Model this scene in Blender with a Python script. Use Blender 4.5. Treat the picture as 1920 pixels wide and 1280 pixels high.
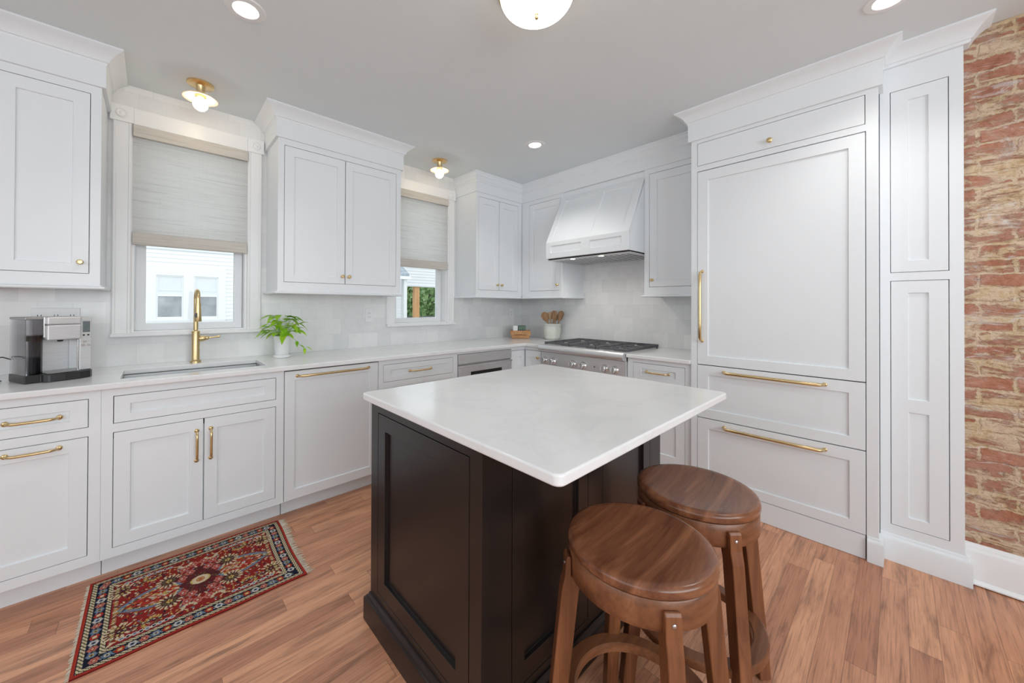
import bpy, bmesh, math, random
import numpy as np
from mathutils import Vector, Matrix
for o in list(bpy.data.objects): bpy.data.objects.remove(o)
S = bpy.context.scene
COL = S.collection
R = math.radians
PI = math.pi

# ------------------------------------------------------------------ camera, world, lights, exposure
cd = bpy.data.cameras.new('camera'); cam = bpy.data.objects.new('camera', cd); COL.objects.link(cam)
cam.location = (-3.3025, -3.0538, 1.2765)
YAW, PIT, ROL = R(-42.106), R(0.321), R(0.2255)
cam.rotation_euler = (Matrix.Rotation(YAW, 3, 'Z') @ Matrix.Rotation(PI/2 + PIT, 3, 'X') @ Matrix.Rotation(ROL, 3, 'Z')).to_euler()
cd.sensor_width = 36; cd.lens = 13.005; cd.shift_x = 0.02312; cd.shift_y = -0.03721; cd.clip_start = .02
S.camera = cam
S.view_settings.view_transform = 'Standard'; S.view_settings.look = 'None'
S.view_settings.gamma = 1; S.view_settings.exposure = 0.62
S.cycles.use_denoising = True
S.cycles.max_bounces = 10; S.cycles.diffuse_bounces = 6; S.cycles.transparent_max_bounces = 12
S.cycles.sample_clamp_indirect = 6

W = bpy.data.worlds.new('world'); S.world = W; W.use_nodes = True
wn = W.node_tree.nodes; wn['Background'].inputs[0].default_value = (.90, .95, 1, 1); wn['Background'].inputs[1].default_value = 1.25

def lamp(name, typ, loc, energy, color=(1,1,1), rot=(0,0,0), **kw):
    l = bpy.data.lights.new(name, typ); l.energy = energy; l.color = color
    for k, v in kw.items(): setattr(l, k, v)
    o = bpy.data.objects.new(name, l); o.location = loc; o.rotation_euler = rot; COL.objects.link(o); return o
FILL_COL = (.86, .955, 1)
lamp('fill_rear', 'AREA', (-3.0, -5.75, 1.65), 38, FILL_COL, (R(90), 0, 0), shape='RECTANGLE', size=3.2, size_y=1.35)  # added fill light, outside an invented opening behind the camera
lamp('fill_side', 'AREA', (-5.45, -3.0, 1.65), 4, FILL_COL, (R(90), 0, R(-90)), shape='RECTANGLE', size=3.2, size_y=1.35)  # added fill light at an invented opening in the unseen side wall
ZC = 2.573
RECESSED = [(-3.012, -1.137), (-1.034, -1.097), (-1.015, -3.03)]
for x, y in RECESSED:
    lamp('downlight', 'SPOT', (x, y, ZC-.03), 10, (1, .97, .93), (0,0,0), spot_size=R(125), spot_blend=.8, shadow_soft_size=.06)

for y in (-1.12, -1.40):
    lamp('hood_spot', 'SPOT', (-.545, y, 1.69), 5, (1, .95, .88), (0, R(-14), 0), spot_size=R(140), spot_blend=.9, shadow_soft_size=.03)

# ------------------------------------------------------------------ materials
def new_mat(name):
    m = bpy.data.materials.new(name); m.use_nodes = True
    nt = m.node_tree; b = nt.nodes['Principled BSDF']; return m, nt, b
def N(nt, typ, **kw):
    n = nt.nodes.new(typ)
    for k, v in kw.items():
        if k in n.inputs.keys() if isinstance(k, str) and hasattr(n, 'inputs') else False: n.inputs[k].default_value = v
        else: setattr(n, k, v)
    return n
def L(nt, a, b): nt.links.new(a, b)
def objco(nt, scale=(1,1,1)):
    t = nt.nodes.new('ShaderNodeTexCoord'); mp = nt.nodes.new('ShaderNodeMapping'); mp.inputs['Scale'].default_value = scale
    L(nt, t.outputs['Object'], mp.inputs[0]); return mp.outputs[0]
def ramp(nt, fac, stops):
    r = nt.nodes.new('ShaderNodeValToRGB'); e = r.color_ramp.elements
    while len(e) < len(stops): e.new(.5)
    for i, (p, c) in enumerate(stops): e[i].position = p; e[i].color = (*c, 1) if len(c) == 3 else c
    L(nt, fac, r.inputs[0]); return r.outputs[0]
def noise(nt, vec, scale, detail=4, rough=.55, dist=0):
    n = nt.nodes.new('ShaderNodeTexNoise'); n.inputs['Scale'].default_value = scale; n.inputs['Detail'].default_value = detail
    n.inputs['Roughness'].default_value = rough; n.inputs['Distortion'].default_value = dist
    if vec is not None: L(nt, vec, n.inputs['Vector'])
    return n
def bump(nt, b, h, strength=.2, dist=.002):
    n = nt.nodes.new('ShaderNodeBump'); n.inputs['Strength'].default_value = strength; n.inputs['Distance'].default_value = dist
    L(nt, h, n.inputs['Height']); L(nt, n.outputs[0], b.inputs['Normal'])
def mixc(nt, fac, a, b):
    n = nt.nodes.new('ShaderNodeMix'); n.data_type = 'RGBA'
    for s, v in ((0, fac), (6, a), (7, b)):
        if hasattr(v, 'default_value') or hasattr(v, 'is_output'): L(nt, v, n.inputs[s])
        else: n.inputs[s].default_value = (*v, 1) if isinstance(v, tuple) else v
    return n.outputs[2]
def math_n(nt, op, a, b=None, c=None):
    n = nt.nodes.new('ShaderNodeMath'); n.operation = op
    for i, v in enumerate((a, b, c)):
        if v is None: continue
        if hasattr(v, 'is_output'): L(nt, v, n.inputs[i])
        else: n.inputs[i].default_value = v
    return n.outputs[0]

def plain(name, col, rough=.4, metal=0, var=.03, nscale=40, bmp=0, spec=.5, coat=0):
    m, nt, b = new_mat(name)
    n = noise(nt, objco(nt), nscale, 3)
    a = tuple(max(0, c*(1-var)) for c in col); d = tuple(min(1, c*(1+var)) for c in col)
    L(nt, ramp(nt, n.outputs[0], [(.3, a), (.7, d)]), b.inputs['Base Color'])
    b.inputs['Roughness'].default_value = rough; b.inputs['Metallic'].default_value = metal
    b.inputs['Specular IOR Level'].default_value = spec; b.inputs['Coat Weight'].default_value = coat
    if bmp: bump(nt, b, n.outputs[0], bmp, .001)
    return m
def emit(name, col, strength):
    m, nt, b = new_mat(name); b.inputs['Base Color'].default_value = (*col, 1)
    b.inputs['Emission Color'].default_value = (*col, 1); b.inputs['Emission Strength'].default_value = strength
    return m
M = {}
M['paint'] = plain('white_cabinet_paint', (.79, .82, .845), .38, var=.006, nscale=3)
M['trim'] = plain('white_trim_paint', (.82, .825, .83), .35, var=.006, nscale=3)
M['ceiling'] = plain('ceiling_paint', (.735, .785, .805), .9, var=.01, nscale=5)
M['wallpaint'] = plain('wall_paint', (.72, .72, .71), .8, var=.01, nscale=5)
M['brass'] = plain('brushed_brass', (.70, .54, .29), .30, 1, var=.06, nscale=60)
M['dark_hole'] = plain('dark_hole', (.01, .01, .01), .8)
M['island'] = plain('espresso_paint', (.012, .0090, .0088), .30, var=.1, nscale=8, spec=.55)
M['iron'] = plain('cast_iron', (.095, .098, .105), .55, 0, var=.2, nscale=200, bmp=.2)
M['blackplastic'] = plain('black_plastic', (.02, .02, .022), .35, var=.1)
M['ceramic'] = plain('white_ceramic', (.80, .81, .82), .25, var=.02)
M['crock'] = plain('glazed_stoneware', (.62, .64, .58), .3, var=.08, nscale=25)
M['plate'] = plain('white_plastic', (.80, .80, .80), .35, var=.01)
M['vinyl'] = plain('white_vinyl', (.78, .80, .82), .4, var=.01)
M['soil'] = plain('soil', (.03, .02, .012), .95, var=.4, nscale=200, bmp=.5)
M['screw'] = plain('steel_screw', (.5, .5, .5), .3, 1)
M['whitecard'] = plain('white_card', (.82, .82, .82), .6, var=.03)
M['concrete'] = plain('gravel_ground', (.35, .36, .33), .9, var=.3, nscale=8)
M['rail'] = plain('dark_deck_rail', (.10, .11, .12), .6, var=.2)
M['bulb'] = emit('warm_bulb', (1, .84, .60), 12)
M['led'] = emit('led_lens', (1, .96, .90), 9)
M['hoodled'] = emit('hood_led', (1, .93, .8), 2)
M['opal'] = None

def steel(name, col=(.58, .57, .56), rough=.28, axis=(1, 1, 60)):
    m, nt, b = new_mat(name)
    n = noise(nt, objco(nt, axis), 12, 3)
    L(nt, ramp(nt, n.outputs[0], [(.3, tuple(c*.9 for c in col)), (.7, tuple(min(1, c*1.08) for c in col))]), b.inputs['Base Color'])
    b.inputs['Metallic'].default_value = .80; b.inputs['Roughness'].default_value = rough
    bump(nt, b, n.outputs[0], .05, .0005); return m
M['steel'] = steel('brushed_steel', (.70, .705, .715), .38)
M['steel_soft'] = steel('satin_appliance_steel', (.72, .725, .735), .55)
M['steel_dark'] = steel('satin_steel', (.40, .40, .40), .35)
M['chrome'] = steel('polished_steel', (.75, .75, .75), .15)
M['sinksteel'] = steel('sink_steel', (.55, .56, .57), .35, (30, 1, 1))

def opal():
    m, nt, b = new_mat('opal_glass')
    lw = nt.nodes.new('ShaderNodeTexNoise'); lw.inputs['Scale'].default_value = 3
    b.inputs['Base Color'].default_value = (.9, .87, .8, 1); b.inputs['Roughness'].default_value = .3
    b.inputs['Emission Color'].default_value = (1, .89, .70, 1)
    g = nt.nodes.new('ShaderNodeTexCoord'); sx = nt.nodes.new('ShaderNodeSeparateXYZ'); L(nt, g.outputs['Generated'], sx.inputs[0])
    # glass nearer the lamps inside glows more than the rim by the ceiling
    s = math_n(nt, 'MULTIPLY_ADD', math_n(nt, 'SUBTRACT', 1.0, sx.outputs[2]), 2.4, .75)
    L(nt, s, b.inputs['Emission Strength'])
    return m
M['opal'] = opal()
def opal_shade():
    m, nt, b = new_mat('opal_shade'); b.inputs['Base Color'].default_value = (.92, .86, .76, 1); b.inputs['Roughness'].default_value = .3
    tr = nt.nodes.new('ShaderNodeBsdfTranslucent'); tr.inputs[0].default_value = (.70, .60, .48, 1)
    n = noise(nt, objco(nt), 20); L(nt, ramp(nt, n.outputs[0], [(.3, (.86, .78, .67)), (.7, (.90, .82, .72))]), b.inputs['Base Color'])
    mx = nt.nodes.new('ShaderNodeMixShader'); mx.inputs[0].default_value = .35
    L(nt, b.outputs[0], mx.inputs[1]); L(nt, tr.outputs[0], mx.inputs[2]); L(nt, mx.outputs[0], nt.nodes['Material Output'].inputs[0]); return m
M['opal_shade'] = opal_shade()

def glass(name, tint=(1,1,1), refl=1.0):
    m = bpy.data.materials.new(name); m.use_nodes = True; nt = m.node_tree; nt.nodes.clear()
    out = nt.nodes.new('ShaderNodeOutputMaterial'); t = nt.nodes.new('ShaderNodeBsdfTransparent'); t.inputs[0].default_value = (*tint, 1)
    g = nt.nodes.new('ShaderNodeBsdfGlossy'); g.inputs['Roughness'].default_value = .02
    f = nt.nodes.new('ShaderNodeFresnel'); f.inputs[0].default_value = 1.45
    k = math_n(nt, 'MULTIPLY', f.outputs[0], refl)
    mx = nt.nodes.new('ShaderNodeMixShader'); L(nt, k, mx.inputs[0]); L(nt, t.outputs[0], mx.inputs[1]); L(nt, g.outputs[0], mx.inputs[2])
    L(nt, mx.outputs[0], out.inputs[0]); return m
M['glass'] = glass('window_glass', (.97, .985, .98), .6)
M['smoke'] = glass('smoky_tank_plastic', (.90, .905, .92), .8)

def tile(name, ax):
    m, nt, b = new_mat(name)
    g = nt.nodes.new('ShaderNodeTexCoord'); sx = nt.nodes.new('ShaderNodeSeparateXYZ'); L(nt, g.outputs['Object'], sx.inputs[0])
    cb = nt.nodes.new('ShaderNodeCombineXYZ'); L(nt, sx.outputs[ax], cb.inputs[0])
    L(nt, math_n(nt, 'SUBTRACT', sx.outputs[2], .914), cb.inputs[1])
    w = noise(nt, g.outputs['Object'], 7, 2)
    br = nt.nodes.new('ShaderNodeTexBrick'); L(nt, cb.outputs[0], br.inputs['Vector'])
    for k, v in (('Scale', 1), ('Brick Width', .1275), ('Row Height', .1245), ('Mortar Size', .0012), ('Mortar Smooth', .2), ('Bias', 0)): br.inputs[k].default_value = v
    br.inputs['Color1'].default_value = (.70, .705, .71, 1); br.inputs['Color2'].default_value = (.83, .83, .825, 1); br.inputs['Mortar'].default_value = (.70, .70, .695, 1)
    n2 = noise(nt, g.outputs['Object'], 18, 4)
    c = mixc(nt, .25, br.outputs[0], ramp(nt, n2.outputs[0], [(.3, (.70, .71, .72)), (.7, (.86, .855, .85))]))
    L(nt, c, b.inputs['Base Color']); b.inputs['Roughness'].default_value = .22
    h = math_n(nt, 'ADD', math_n(nt, 'MULTIPLY', br.outputs['Fac'], -.6), math_n(nt, 'MULTIPLY', w.outputs[0], 1.2))
    bump(nt, b, h, .22, .002); return m
M['tileA'] = tile('glazed_tile_window_wall', 0); M['tileB'] = tile('glazed_tile_range_wall', 1)

def quartz(name='white_quartz'):
    m, nt, b = new_mat(name); v = objco(nt)
    n = noise(nt, v, 1.6, 8, .6, 1.6); n2 = noise(nt, v, 60, 3)
    c1 = ramp(nt, n.outputs[0], [(.44, (.80, .805, .81)), (.5, (.70, .71, .72)), (.54, (.80, .805, .81))])
    L(nt, mixc(nt, .35, (.80, .805, .81), c1), b.inputs['Base Color'])
    b.inputs['Roughness'].default_value = .16; return m
M['quartz'] = quartz()

def planks():
    m, nt, b = new_mat('hickory_floor')
    g = nt.nodes.new('ShaderNodeTexCoord'); sx = nt.nodes.new('ShaderNodeSeparateXYZ'); L(nt, g.outputs['Object'], sx.inputs[0])
    pw, pl = .079, .95
    yy = math_n(nt, 'DIVIDE', sx.outputs[1], pw); row = math_n(nt, 'FLOOR', yy); fy = math_n(nt, 'FRACT', yy)
    wn1 = nt.nodes.new('ShaderNodeTexWhiteNoise'); wn1.noise_dimensions = '1D'; L(nt, row, wn1.inputs['W'])
    xx = math_n(nt, 'ADD', math_n(nt, 'DIVIDE', sx.outputs[0], pl), math_n(nt, 'MULTIPLY', wn1.outputs[0], 7.3))
    idx = math_n(nt, 'FLOOR', xx); fx = math_n(nt, 'FRACT', xx)
    cb = nt.nodes.new('ShaderNodeCombineXYZ'); L(nt, row, cb.inputs[0]); L(nt, idx, cb.inputs[1])
    wn2 = nt.nodes.new('ShaderNodeTexWhiteNoise'); wn2.noise_dimensions = '2D'; L(nt, cb.outputs[0], wn2.inputs['Vector'])
    # grain coordinates, shifted per plank
    off = math_n(nt, 'MULTIPLY', wn2.outputs[0], 37.0)
    cg = nt.nodes.new('ShaderNodeCombineXYZ'); L(nt, math_n(nt, 'ADD', sx.outputs[0], off), cg.inputs[0])
    L(nt, math_n(nt, 'ADD', math_n(nt, 'MULTIPLY', sx.outputs[1], 9.0), off), cg.inputs[1])
    n1 = noise(nt, cg.outputs[0], 2.6, 7, .62, .6)
    cg2 = nt.nodes.new('ShaderNodeCombineXYZ'); L(nt, math_n(nt, 'MULTIPLY', math_n(nt, 'ADD', sx.outputs[0], off), 3), cg2.inputs[0]); L(nt, math_n(nt, 'MULTIPLY', sx.outputs[1], 110), cg2.inputs[1])
    n2 = noise(nt, cg2.outputs[0], 1.6, 4, .6, .4)
    base = ramp(nt, wn2.outputs[0], [(0, (.50, .225, .130)), (.35, (.66, .32, .185)), (.7, (.76, .39, .225)), (1, (.57, .265, .155))])
    dark = ramp(nt, n1.outputs[0], [(.30, (.42, .40, .42)), (.45, (.85, .83, .82)), (.6, (1, 1, 1)), (.8, (1.0, .95, .88))])
    mm = nt.nodes.new('ShaderNodeMix'); mm.data_type = 'RGBA'; mm.blend_type = 'MULTIPLY'; mm.inputs[0].default_value = 1
    L(nt, base, mm.inputs[6]); L(nt, dark, mm.inputs[7])
    fine = ramp(nt, n2.outputs[0], [(.32, (.62, .58, .58)), (.5, (1, 1, 1))])
    m2 = nt.nodes.new('ShaderNodeMix'); m2.data_type = 'RGBA'; m2.blend_type = 'MULTIPLY'; m2.inputs[0].default_value = .9
    L(nt, mm.outputs[2], m2.inputs[6]); L(nt, fine, m2.inputs[7])
    ey = math_n(nt, 'MINIMUM', fy, math_n(nt, 'SUBTRACT', 1, fy)); ex = math_n(nt, 'MINIMUM', fx, math_n(nt, 'SUBTRACT', 1, fx))
    gy = math_n(nt, 'LESS_THAN', ey, .010); gx = math_n(nt, 'LESS_THAN', ex, .0011)
    gap = math_n(nt, 'MAXIMUM', gy, gx)
    L(nt, mixc(nt, math_n(nt, 'MULTIPLY', gap, .55), m2.outputs[2], (.07, .03, .018)), b.inputs['Base Color'])
    b.inputs['Roughness'].default_value = .33
    L(nt, math_n(nt, 'MULTIPLY_ADD', n2.outputs[0], .15, .27), b.inputs['Roughness'])
    bump(nt, b, math_n(nt, 'ADD', math_n(nt, 'MULTIPLY', gap, -1.0), math_n(nt, 'MULTIPLY', n2.outputs[0], .25)), .25, .001)
    return m
M['floor'] = planks()

def wood(name, dark, mid, light, axis='z', scale=1.0, rough=.3, dens=14):
    m, nt, b = new_mat(name)
    sc = {'x': (1.2, dens, dens), 'y': (dens, 1.2, dens), 'z': (dens, dens, 1.2)}[axis]
    v = objco(nt, tuple(s*scale for s in sc))
    n1 = noise(nt, v, 1.0, 6, .6, 1.2); 
    v2 = objco(nt, tuple(s*scale*6 if s > 2 else s*2 for s in sc)); n2 = noise(nt, v2, 1.5, 4, .6)
    c = ramp(nt, n1.outputs[0], [(.3, dark), (.5, mid), (.72, light)])
    f = ramp(nt, n2.outputs[0], [(.35, (.72, .70, .68)), (.55, (1, 1, 1))])
    mm = nt.nodes.new('ShaderNodeMix'); mm.data_type = 'RGBA'; mm.blend_type = 'MULTIPLY'; mm.inputs[0].default_value = .7
    L(nt, c, mm.inputs[6]); L(nt, f, mm.inputs[7]); L(nt, mm.outputs[2], b.inputs['Base Color'])
    b.inputs['Roughness'].default_value = rough; bump(nt, b, n2.outputs[0], .06, .0006); return m
M['seatwood'] = wood('walnut_seat', (.085, .028, .014), (.20, .075, .036), (.38, .165, .078), 'x', 1, .22, 11)
M['legwood'] = wood('walnut_leg', (.105, .036, .014), (.205, .074, .029), (.30, .115, .047), 'z', 1, .33)
M['ringwood'] = wood('walnut_ring', (.11, .040, .017), (.21, .080, .034), (.31, .125, .055), 'x', 1, .33, 9)
M['spoonwood'] = wood('utensil_wood', (.22, .10, .04), (.33, .17, .07), (.45, .25, .12), 'z', 2, .5)
M['spoonpale'] = wood('pale_utensil_wood', (.50, .31, .17), (.60, .40, .23), (.68, .48, .30), 'z', 2, .5)
M['basketwood'] = wood('honey_basket_wood', (.40, .18, .06), (.52, .26, .09), (.62, .34, .13), 'x', 2, .45)
M['postwood'] = wood('cedar_post', (.42, .20, .08), (.58, .31, .13), (.68, .40, .18), 'z', .5, .6)

def shade_mat(name, pale, dark, trans):
    m, nt, b = new_mat(name)
    v = objco(nt, (5, 5, 420)); n1 = noise(nt, v, 1.0, 4, .7)
    v2 = objco(nt, (2.5, 2.5, 150)); n2 = noise(nt, v2, 1.0, 3, .6)
    v3 = objco(nt, (260, 10, 3)); n3 = noise(nt, v3, 1.0, 2, .5)
    c = ramp(nt, n1.outputs[0], [(.30, dark), (.45, pale), (.7, pale)])
    c2 = mixc(nt, math_n(nt, 'MULTIPLY', ramp(nt, n2.outputs[0], [(.33, (1,1,1)), (.47, (0,0,0))]), .38), c, tuple(x*.66 for x in dark))
    L(nt, c2, b.inputs['Base Color']); b.inputs['Roughness'].default_value = .85
    tr = nt.nodes.new('ShaderNodeBsdfTranslucent'); L(nt, c2, tr.inputs[0])
    tp = nt.nodes.new('ShaderNodeBsdfTransparent')
    mx = nt.nodes.new('ShaderNodeMixShader'); mx.inputs[0].default_value = trans
    L(nt, b.outputs[0], mx.inputs[1]); L(nt, tr.outputs[0], mx.inputs[2])
    mx2 = nt.nodes.new('ShaderNodeMixShader')
    holes = math_n(nt, 'MULTIPLY', ramp(nt, math_n(nt, 'MULTIPLY', n1.outputs[0], n3.outputs[0]), [(.30, (0,0,0)), (.40, (1,1,1))]), .10 if trans > .3 else 0)
    L(nt, holes, mx2.inputs[0]); L(nt, mx.outputs[0], mx2.inputs[1]); L(nt, tp.outputs[0], mx2.inputs[2])
    L(nt, mx2.outputs[0], nt.nodes['Material Output'].inputs[0])
    bump(nt, b, n1.outputs[0], .5, .002); return m
M['woven'] = shade_mat('woven_grass_cloth', (.84, .83, .81), (.68, .66, .63), .62)
M['woven2'] = shade_mat('woven_grass_cloth_folded', (.68, .645, .59), (.50, .46, .40), .12)

def brickmat():
    m, nt, b = new_mat('old_plaster_smeared_brick')
    g = nt.nodes.new('ShaderNodeTexCoord'); P = g.outputs['Object']; sx = nt.nodes.new('ShaderNodeSeparateXYZ'); L(nt, P, sx.inputs[0])
    wob = noise(nt, P, 5, 5, .65); wob2 = noise(nt, P, 22, 4, .7)
    wz = math_n(nt, 'MULTIPLY_ADD', wob.outputs[0], .034, sx.outputs[2]); wz = math_n(nt, 'MULTIPLY_ADD', wob2.outputs[0], .030, wz)
    cb = nt.nodes.new('ShaderNodeCombineXYZ'); L(nt, math_n(nt, 'MULTIPLY_ADD', wob2.outputs[0], .05, sx.outputs[1]), cb.inputs[0]); L(nt, wz, cb.inputs[1])
    br = nt.nodes.new('ShaderNodeTexBrick'); L(nt, cb.outputs[0], br.inputs['Vector'])
    for k, v in (('Scale', 1), ('Brick Width', .205), ('Row Height', .0665), ('Mortar Size', .010), ('Mortar Smooth', .8), ('Bias', 0)): br.inputs[k].default_value = v
    br.inputs['Color1'].default_value = (.0, .0, .0, 1); br.inputs['Color2'].default_value = (1, 1, 1, 1); br.inputs['Mortar'].default_value = (.5, .5, .5, 1)
    cs = nt.nodes.new('ShaderNodeCombineXYZ'); L(nt, math_n(nt, 'MULTIPLY', sx.outputs[1], 4), cs.inputs[1]); L(nt, math_n(nt, 'MULTIPLY', sx.outputs[2], 13), cs.inputs[2])
    n1 = noise(nt, cs.outputs[0], 1.0, 8, .70, .8); n2 = noise(nt, P, 9, 7, .72, .5); n3 = noise(nt, P, 55, 5, .75); n4 = noise(nt, cs.outputs[0], 1.9, 7, .7, 1.2)
    # how much of each spot is still covered by old mortar and plaster
    tone = br.outputs[0]; sep = nt.nodes.new('ShaderNodeSeparateColor'); L(nt, tone, sep.inputs[0])
    cover = math_n(nt, 'ADD', math_n(nt, 'MULTIPLY', n1.outputs[0], 1.35), math_n(nt, 'MULTIPLY', math_n(nt, 'MULTIPLY', br.outputs['Fac'], wob.outputs[0]), .42))
    cover = math_n(nt, 'ADD', cover, math_n(nt, 'MULTIPLY', sep.outputs[0], .16))
    cover = math_n(nt, 'ADD', cover, math_n(nt, 'MULTIPLY', n3.outputs[0], .10))
    smear = ramp(nt, cover, [(.775, (0,0,0)), (.87, (1,1,1))])
    lime = ramp(nt, n2.outputs[0], [(.30, (.46, .30, .17)), (.42, (.60, .44, .27)), (.50, (.66, .52, .37)), (.58, (.58, .40, .29)), (.70, (.66, .61, .56))])
    red = ramp(nt, n2.outputs[0], [(.3, (.30, .10, .055)), (.46, (.44, .18, .105)), (.58, (.50, .26, .18)), (.72, (.54, .38, .31))])
    red = mixc(nt, math_n(nt, 'MULTIPLY', sep.outputs[0], .5), red, (.40, .22, .17))
    c = mixc(nt, smear, red, lime)
    white = ramp(nt, n4.outputs[0], [(.57, (0,0,0)), (.63, (1,1,1))])
    c = mixc(nt, math_n(nt, 'MULTIPLY', white, .55), c, (.64, .62, .60))
    dk = ramp(nt, n3.outputs[0], [(.28, (.50, .44, .40)), (.44, (1, 1, 1))])
    crack = ramp(nt, n4.outputs[0], [(.485, (1,1,1)), (.497, (.45,.40,.36)), (.503, (.45,.40,.36)), (.515, (1,1,1))])
    for q, f in ((dk, .75), (crack, .55)):
        mm = nt.nodes.new('ShaderNodeMix'); mm.data_type = 'RGBA'; mm.blend_type = 'MULTIPLY'; mm.inputs[0].default_value = f
        L(nt, c, mm.inputs[6]); L(nt, q, mm.inputs[7]); c = mm.outputs[2]
    L(nt, c, b.inputs['Base Color']); b.inputs['Roughness'].default_value = .92
    h = math_n(nt, 'ADD', math_n(nt, 'MULTIPLY', br.outputs['Fac'], -.5), math_n(nt, 'ADD', math_n(nt, 'MULTIPLY', smear, .35), math_n(nt, 'MULTIPLY', n3.outputs[0], .6)))
    bump(nt, b, h, .8, .010); return m
M['brick'] = brickmat()

def leafmat(name, a, c, t=.35):
    m, nt, b = new_mat(name)
    n = noise(nt, objco(nt), 14, 3); col = ramp(nt, n.outputs[0], [(.35, a), (.65, c)])
    L(nt, col, b.inputs['Base Color']); b.inputs['Roughness'].default_value = .35
    tr = nt.nodes.new('ShaderNodeBsdfTranslucent'); L(nt, col, tr.inputs[0])
    mx = nt.nodes.new('ShaderNodeMixShader'); mx.inputs[0].default_value = t
    L(nt, b.outputs[0], mx.inputs[1]); L(nt, tr.outputs[0], mx.inputs[2]); L(nt, mx.outputs[0], nt.nodes['Material Output'].inputs[0]); return m
M['leaf'] = leafmat('lime_leaf', (.20, .48, .012), (.50, .76, .05))
M['stem'] = plain('green_stem', (.22, .42, .06), .5)
M['tree'] = leafmat('tree_leaf', (.16, .30, .11), (.42, .58, .26), .4)
M['bark'] = plain('bark', (.12, .09, .06), .9, var=.3, nscale=20)
M['siding'] = plain('white_siding', (.70, .71, .72), .6, var=.01)
M['roof'] = plain('grey_shingle', (.30, .34, .38), .9, var=.25, nscale=12)
M['blind'] = plain('pale_blind', (.62, .65, .66), .7, var=.03)
M['darkpane'] = plain('dim_window_pane', (.20, .215, .235), .12, var=.35, nscale=4)
M['screen'] = plain('lcd_screen', (.16, .20, .21), .15, var=.1)
M['timer'] = plain('timer_green_lcd', (.07, .15, .08), .3, var=.2)

# ------------------------------------------------------------------ mesh helpers
ROOT = {}
def vec(o): return ROOT.get(o.name, Vector((0,0,0)))
def thing(name, label, cat, loc=(0,0,0), group=None, kind=None):
    o = bpy.data.objects.new(name, None); COL.objects.link(o); o.location = loc; o.empty_display_size = .1
    ROOT[o.name] = Vector(loc); tag(o, label, cat, group, kind); return o
def tag(o, label=None, cat=None, group=None, kind=None):
    if label: o['label'] = label
    if cat: o['category'] = cat
    if group: o['group'] = group
    if kind: o['kind'] = kind
    return o
def obj(name, bm, mat, parent=None, label=None, bevel=0, smooth=None, segs=2, fixn=True):
    if fixn: bmesh.ops.recalc_face_normals(bm, faces=bm.faces)
    me = bpy.data.meshes.new(name); 
    if parent is not None:
        off = vec(parent)
        if off.length > 0: bmesh.ops.translate(bm, verts=bm.verts, vec=-off)
    bm.to_mesh(me); bm.free()
    if isinstance(mat, (list, tuple)):
        for x in mat: me.materials.append(x)
    else: me.materials.append(mat)
    o = bpy.data.objects.new(name, me); COL.objects.link(o)
    if parent is not None: o.parent = parent; ROOT[o.name] = vec(parent)
    else: ROOT[o.name] = Vector((0,0,0))
    if label: o['label'] = label
    if smooth is not None:
        for p in me.polygons: p.use_smooth = True
        me.set_sharp_from_angle(angle=R(smooth))
    if bevel:
        md = o.modifiers.new('bevel', 'BEVEL'); md.width = bevel; md.segments = segs; md.limit_method = 'ANGLE'; md.angle_limit = R(40); md.harden_normals = False
    return o
def struct(name, bm, mat, **k):
    o = obj(name, bm, mat, **k); o['kind'] = 'structure'; return o
NB = bmesh.new
ID = lambda x, y, z: (x, y, z)
def box(bm, a, b, T=ID, mi=0):
    (x0,y0,z0), (x1,y1,z1) = a, b
    v = [bm.verts.new(T(x, y, z)) for x in (x0,x1) for y in (y0,y1) for z in (z0,z1)]
    for f in ((0,1,3,2),(4,6,7,5),(0,4,5,1),(2,3,7,6),(0,2,6,4),(1,5,7,3)):
        bm.faces.new([v[i] for i in f]).material_index = mi
    return v
def cells(bm, us, vs, keep, T, d0, d1):
    """solid slab made of the kept cells of a grid, with holes where cells are left out"""
    us = sorted(set(us)); vs = sorted(set(vs)); V = {}
    def vt(i, j, d):
        k = (i, j, d)
        if k not in V: V[k] = bm.verts.new(T(us[i], d, vs[j]))
        return V[k]
    K = {(i, j): keep((us[i]+us[i+1])/2, (vs[j]+vs[j+1])/2) for i in range(len(us)-1) for j in range(len(vs)-1)}
    for (i, j), k in K.items():
        if not k: continue
        for d in (d0, d1): bm.faces.new([vt(i,j,d), vt(i+1,j,d), vt(i+1,j+1,d), vt(i,j+1,d)])
        for (di, dj, a, b) in ((-1,0,(i,j),(i,j+1)), (1,0,(i+1,j),(i+1,j+1)), (0,-1,(i,j),(i+1,j)), (0,1,(i,j+1),(i+1,j+1))):
            if not K.get((i+di, j+dj), False):
                bm.faces.new([vt(*a,d0), vt(*b,d0), vt(*b,d1), vt(*a,d1)])
def frame_with_holes(bm, T, u0, u1, z0, z1, holes, d0, d1):
    us = [u0, u1] + [h[0] for h in holes] + [h[1] for h in holes]; vs = [z0, z1] + [h[2] for h in holes] + [h[3] for h in holes]
    cells(bm, us, vs, lambda u, v: not any(h[0] < u < h[1] and h[2] < v < h[3] for h in holes), T, d0, d1)
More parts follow.
